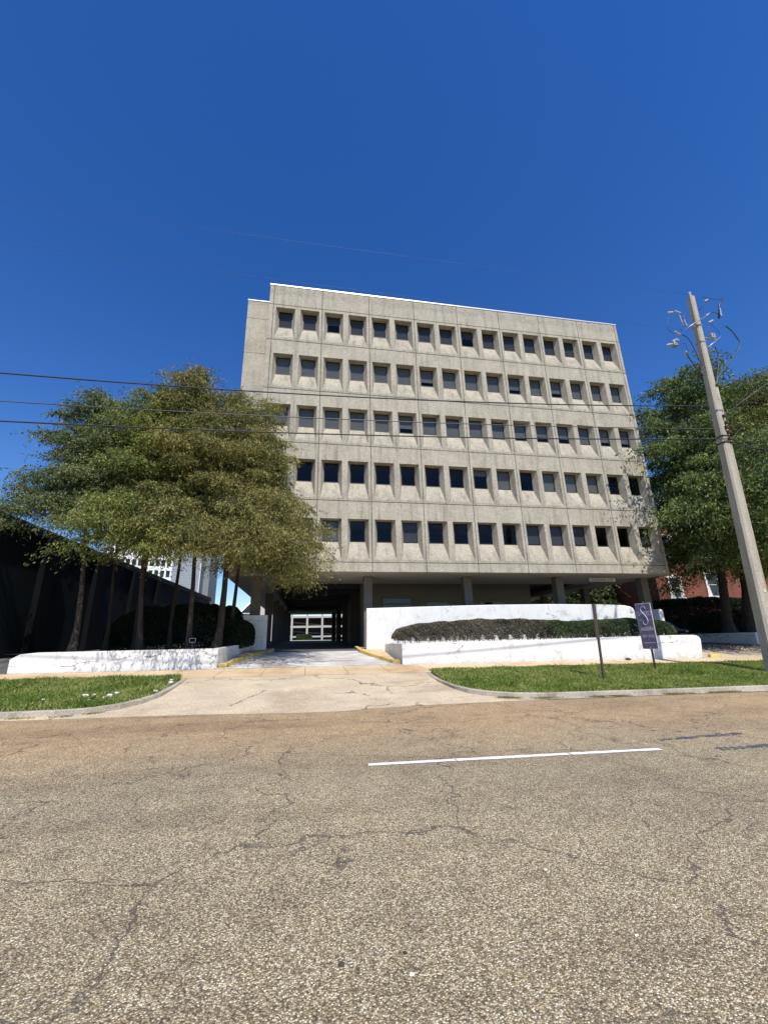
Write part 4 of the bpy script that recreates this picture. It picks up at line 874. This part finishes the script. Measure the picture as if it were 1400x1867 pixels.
# ------------------------------------------------------------ left navy building
Nb=thing('navy_warehouse','long dark navy windowless building at the left edge behind the trees','building',(-16,35,1.3))
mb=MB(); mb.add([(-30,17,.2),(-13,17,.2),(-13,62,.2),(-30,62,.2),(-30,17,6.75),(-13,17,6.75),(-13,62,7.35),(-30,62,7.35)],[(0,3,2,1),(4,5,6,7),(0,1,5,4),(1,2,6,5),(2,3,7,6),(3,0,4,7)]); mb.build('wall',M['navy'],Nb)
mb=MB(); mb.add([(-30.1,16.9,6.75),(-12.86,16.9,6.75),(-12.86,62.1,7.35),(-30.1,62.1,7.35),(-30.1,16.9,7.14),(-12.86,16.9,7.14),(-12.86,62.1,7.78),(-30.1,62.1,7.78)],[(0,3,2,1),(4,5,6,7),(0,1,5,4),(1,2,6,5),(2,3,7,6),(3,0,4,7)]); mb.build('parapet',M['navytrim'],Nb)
for y in (18.2,23.8,29.2,35,40.5,46.6,52.5):
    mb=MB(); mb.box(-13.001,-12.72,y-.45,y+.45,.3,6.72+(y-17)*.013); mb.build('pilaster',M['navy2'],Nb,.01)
for y in (26.4,33.2,38):
    mb=MB(); mb.box(-12.999,-12.97,y-.22,y+.22,4.95,6.15); mb.build('window',M['navy2'],Nb)
# ------------------------------------------------------------ far buildings
def rotpts(o,ang,piv):
    o.data.transform(Matrix.Translation(piv)@Matrix.Rotation(ang,4,'Z')@Matrix.Translation(-Vector(piv))); return o
Tw=thing('office_tower','distant white office tower with a grid of dark windows behind the left trees','building',(-52,150,2))
ang=R(7); piv=(-40.5,150,0)
def tp(mb,name,mat): o=mb.build(name,mat,Tw); rotpts(o,ang,piv); return o
mb=MB(); mb.box(-63.5,-40.8,151,175,2,38); tp(mb,'wall',M['tower'])
mb=MB()
for k in range(10): z=5+3.55*k-.0; mb.box(-63.5,-40.5,150,151,z-.75,z+.55)
tp(mb,'floor_bands',M['tower'])
mb=MB()
for k in range(14): x=-41-1.72*k; mb.box(x-.26,x+.26,150.05,151,2,37.5)
tp(mb,'mullions',M['tower'])
mb=MB(); mb.box(-63.2,-41.2,150.7,150.98,3,37.4); tp(mb,'windows',M['darkwin'])
Sb=thing('siding_building','grey lap-sided block with a concrete edge, right of the white tower','building',(-21,84,2))
mb=MB(); mb.box(-23.6,-18.9,80,90,1.8,24); mb.build('wall',M['siding'],Sb)
mb=MB(); mb.box(-18.9,-17.9,83,90,1.8,23.2); mb.build('edge_wall',simple('pale_edge_concrete',(.22,.24,.24),.8),Sb)
mb=MB(); mb.box(-23.75,-23.55,79.9,80.0,1.8,24); mb.box(-18.95,-18.8,79.9,80.0,1.8,24); mb.build('corner_trim',M['coping'],Sb)
Hs=thing('clapboard_house','pale house with a small dark hipped roof far behind the left column','building',(-8,84,2))
mb=MB(); mb.box(-8.6,-4.0,79,92,1.8,13.2); mb.box(-11.0,-8.6,80.2,92,1.8,6.9); mb.build('wall',simple('pale_clapboard',(.50,.47,.45),.8,0,.1,.5),Hs)
mb=MB(); mb.add([(-11.5,79.6,6.9),(-8.6,79.6,6.9),(-8.6,90,6.9),(-11.5,90,6.9),(-10.1,81,8.7),(-8.6,81,8.7),(-8.6,89,8.7),(-10.1,89,8.7)],[(4,5,6,7),(0,1,5,4),(2,3,7,6),(3,0,4,7)]); mb.build('roof',M['navytrim'],Hs)
mb=MB(); mb.tube([(-11.5,79.55,6.95),(-10.1,80.95,8.75)],.13,4); mb.tube([(-11.5,79.5,6.85),(-8.6,79.5,6.85)],.10,4); mb.build('roof_trim',M['coping'],Hs)
# parking garage seen through the undercroft
G=thing('parking_garage','open concrete parking deck seen at the end of the undercroft','building',(5,160,2.8))
mb=MB(); 
for z0,z1 in ((10.5,11.2),(7.05,7.75),(3.7,4.25)): mb.box(-14,34,160,160.6,z0,z1)
mb.build('deck_edge',M['deck'],G)
for k in range(9):
    x=-10.4+5.35*k-.35*0; mb=MB(); mb.box(x-.34,x+.34,159.8,161,2.7,11.7); mb.build('column',M['deck'],G)
mb=MB(); mb.box(-14,34,174,175,2.7,11.2); mb.box(-14,34,160.6,174,10.4,10.7); mb.build('dark_interior',M['interior'],G)
mb=MB(); mb.prism([(-10,10.0),(14,7.6),(14,7.2),(-10,9.6)],168,168.4); mb.prism([(-10,6.6),(20,4.2),(20,3.9),(-10,6.3)],168,168.4); mb.build('ramp',simple('ramp_concrete',(.3,.3,.29),.8),G)
hedge('round_bush','small pale bush in front of the parking deck columns',-3.2,2.0,152,154,2.7,lambda x:4.6,M['leaf_broad'],6000,47,leaf=.35,stems=False,stemgap=0)
# ------------------------------------------------------------ brick house
Bh=thing('brick_house','red brick house with white-trimmed sash windows behind the right trees','building',(50,48,1.5))
bx0,by=38.6,42
mb=MB(); mb.box(bx0,66,by,56,1,14); mb.build('wall',M['brick'],Bh)
M['trim']=simple('white_window_trim',(.78,.76,.70),.6,0,.08,2)
M['curtain']=simple('white_curtain',(.80,.78,.74),.8,0,.1,3)
def hwin(x0,x1,z0,z1):
    t=.20; mb=MB(); y=by
    mb.box(x0,x0+t,y-.14,y-.002,z0,z1); mb.box(x1-t,x1,y-.14,y-.002,z0,z1); mb.box(x0-.12,x1+.12,y-.2,y-.002,z0-.16,z0)
    zc=z1; mb.prism([(x0-.1,zc),(x1+.1,zc),(x1+.05,zc+.22),((x0+x1)/2+.35,zc+.30),((x0+x1)/2,zc+.42),((x0+x1)/2-.35,zc+.30),(x0-.05,zc+.22)],y-.16,y-.002)
    wo=mb.build('window',M['trim'],Bh)
    g=MB(); g.quad((x0+t,y-.04,z0),(x1-t,y-.04,z0),(x1-t,y-.04,z1),(x0+t,y-.04,z1)); go=g.build('pane',M['darkwin']); go.parent=wo
    g=MB(); g.prism([(x0+t,z0),(x0+t+.42,z0),(x0+t+.18,z0+(z1-z0)*.55),(x0+t,z1)],y-.06,y-.045); g.prism([(x1-t-.15,z0),(x1-t,z0),(x1-t,z1),(x1-t-.1,z1)],y-.06,y-.045); g.box(x0+t,x1-t,y-.075,y-.061,(z0+z1)/2-.03,(z0+z1)/2+.03); go=g.build('curtain',M['curtain']); go.parent=wo
hwin(40.0,41.75,5.62,7.75); hwin(44.95,47.0,5.75,8.3); hwin(50.2,52.2,5.75,8.3); hwin(44.95,47.0,10.2,12.6); hwin(40.0,41.75,10.2,12.5)
# ------------------------------------------------------------ parked car
cx,cy=32.2,33.4; cz=gz(cx,cy)+.02
Cr=thing('parked_car','dark car parked nose-out in deep shade below the brick house','car',(cx,cy+2.2,cz))
M['carpaint']=simple('black_car_paint',(.012,.014,.018),.25,.2,.1,2,0)
M['tyre']=simple('tyre_rubber',(.015,.015,.015),.8)
M['lamp']=simple('headlight_lens',(.75,.78,.8),.1,.2,.05,3,0)
mb=MB(); prof_=[(0,.32),(-.02,.62),(.08,.84),(1.15,1.02),(1.85,1.55),(2.2,1.68),(3.7,1.66),(4.5,1.1),(4.6,.9),(4.6,.32)]
n=len(prof_); W2=.93
def wid(z): return W2 if z<1.06 else W2-.18*(z-1.06)/.6
vs=[(cx-wid(z),cy+y,cz+z) for y,z in prof_]+[(cx+wid(z),cy+y,cz+z) for y,z in prof_]
mb.add(vs,[tuple(range(n)),tuple(range(2*n-1,n-1,-1))]+[(i,i+n,(i+1)%n+n,(i+1)%n) for i in range(n)]); recalc(mb.build('body',M['carpaint'],Cr,.06,seg=3))
mb=MB(); mb.quad((cx-.80,cy+1.19,cz+1.07),(cx+.80,cy+1.19,cz+1.07),(cx+.72,cy+1.83,cz+1.56),(cx-.72,cy+1.83,cz+1.56)); wsh=mb.build('windshield',M['dglass'],Cr); wsh.data.transform(Matrix.Translation((0,-.03,.03)))
for sx in (-1,1):
    mb=MB(); mb.prism([(0,0)]*0+[(cx+sx*.62-.17,cz+.66),(cx+sx*.62+.17,cz+.66),(cx+sx*.62+.15,cz+.78),(cx+sx*.62-.15,cz+.78)],cy-.06,cy+.05); recalc(mb.build('headlight',M['lamp'],Cr,.01))
    for wy in (.85,3.75):
        mb=MB(); mb.tube([(cx+sx*.96,cy+wy,cz+.33),(cx+sx*.72,cy+wy,cz+.33)],.33,20); wo=mb.build('wheel',M['tyre'],Cr)
        mb=MB(); mb.tube([(cx+sx*.975,cy+wy,cz+.33),(cx+sx*.955,cy+wy,cz+.33)],.2,14); ro=mb.build('rim',M['metal']); ro.parent=wo
    mb=MB(); mb.quad((cx+sx*.9,cy+1.4,cz+1.1),(cx+sx*.9,cy+3.9,cz+1.12),(cx+sx*.80,cy+3.5,cz+1.55),(cx+sx*.80,cy+1.95,cz+1.55)); mb.build('side_window',M['dglass'],Cr)
mb=MB(); mb.box(cx-.26,cx+.26,cy-.075,cy-.055,cz+.42,cz+.54); mb.build('number_plate',M['coping'],Cr)

# children of mesh parts keep world coordinates
bpy.context.view_layer.update()
for o in list(sc.objects):
    p=o.parent
    if p and p.type=='MESH': o.matrix_parent_inverse=Matrix(); 
for o in list(sc.objects):
    p=o.parent
    if p and p.type=='MESH':
        o.matrix_parent_inverse=p.matrix_world.inverted()
print('objects',len(sc.objects))
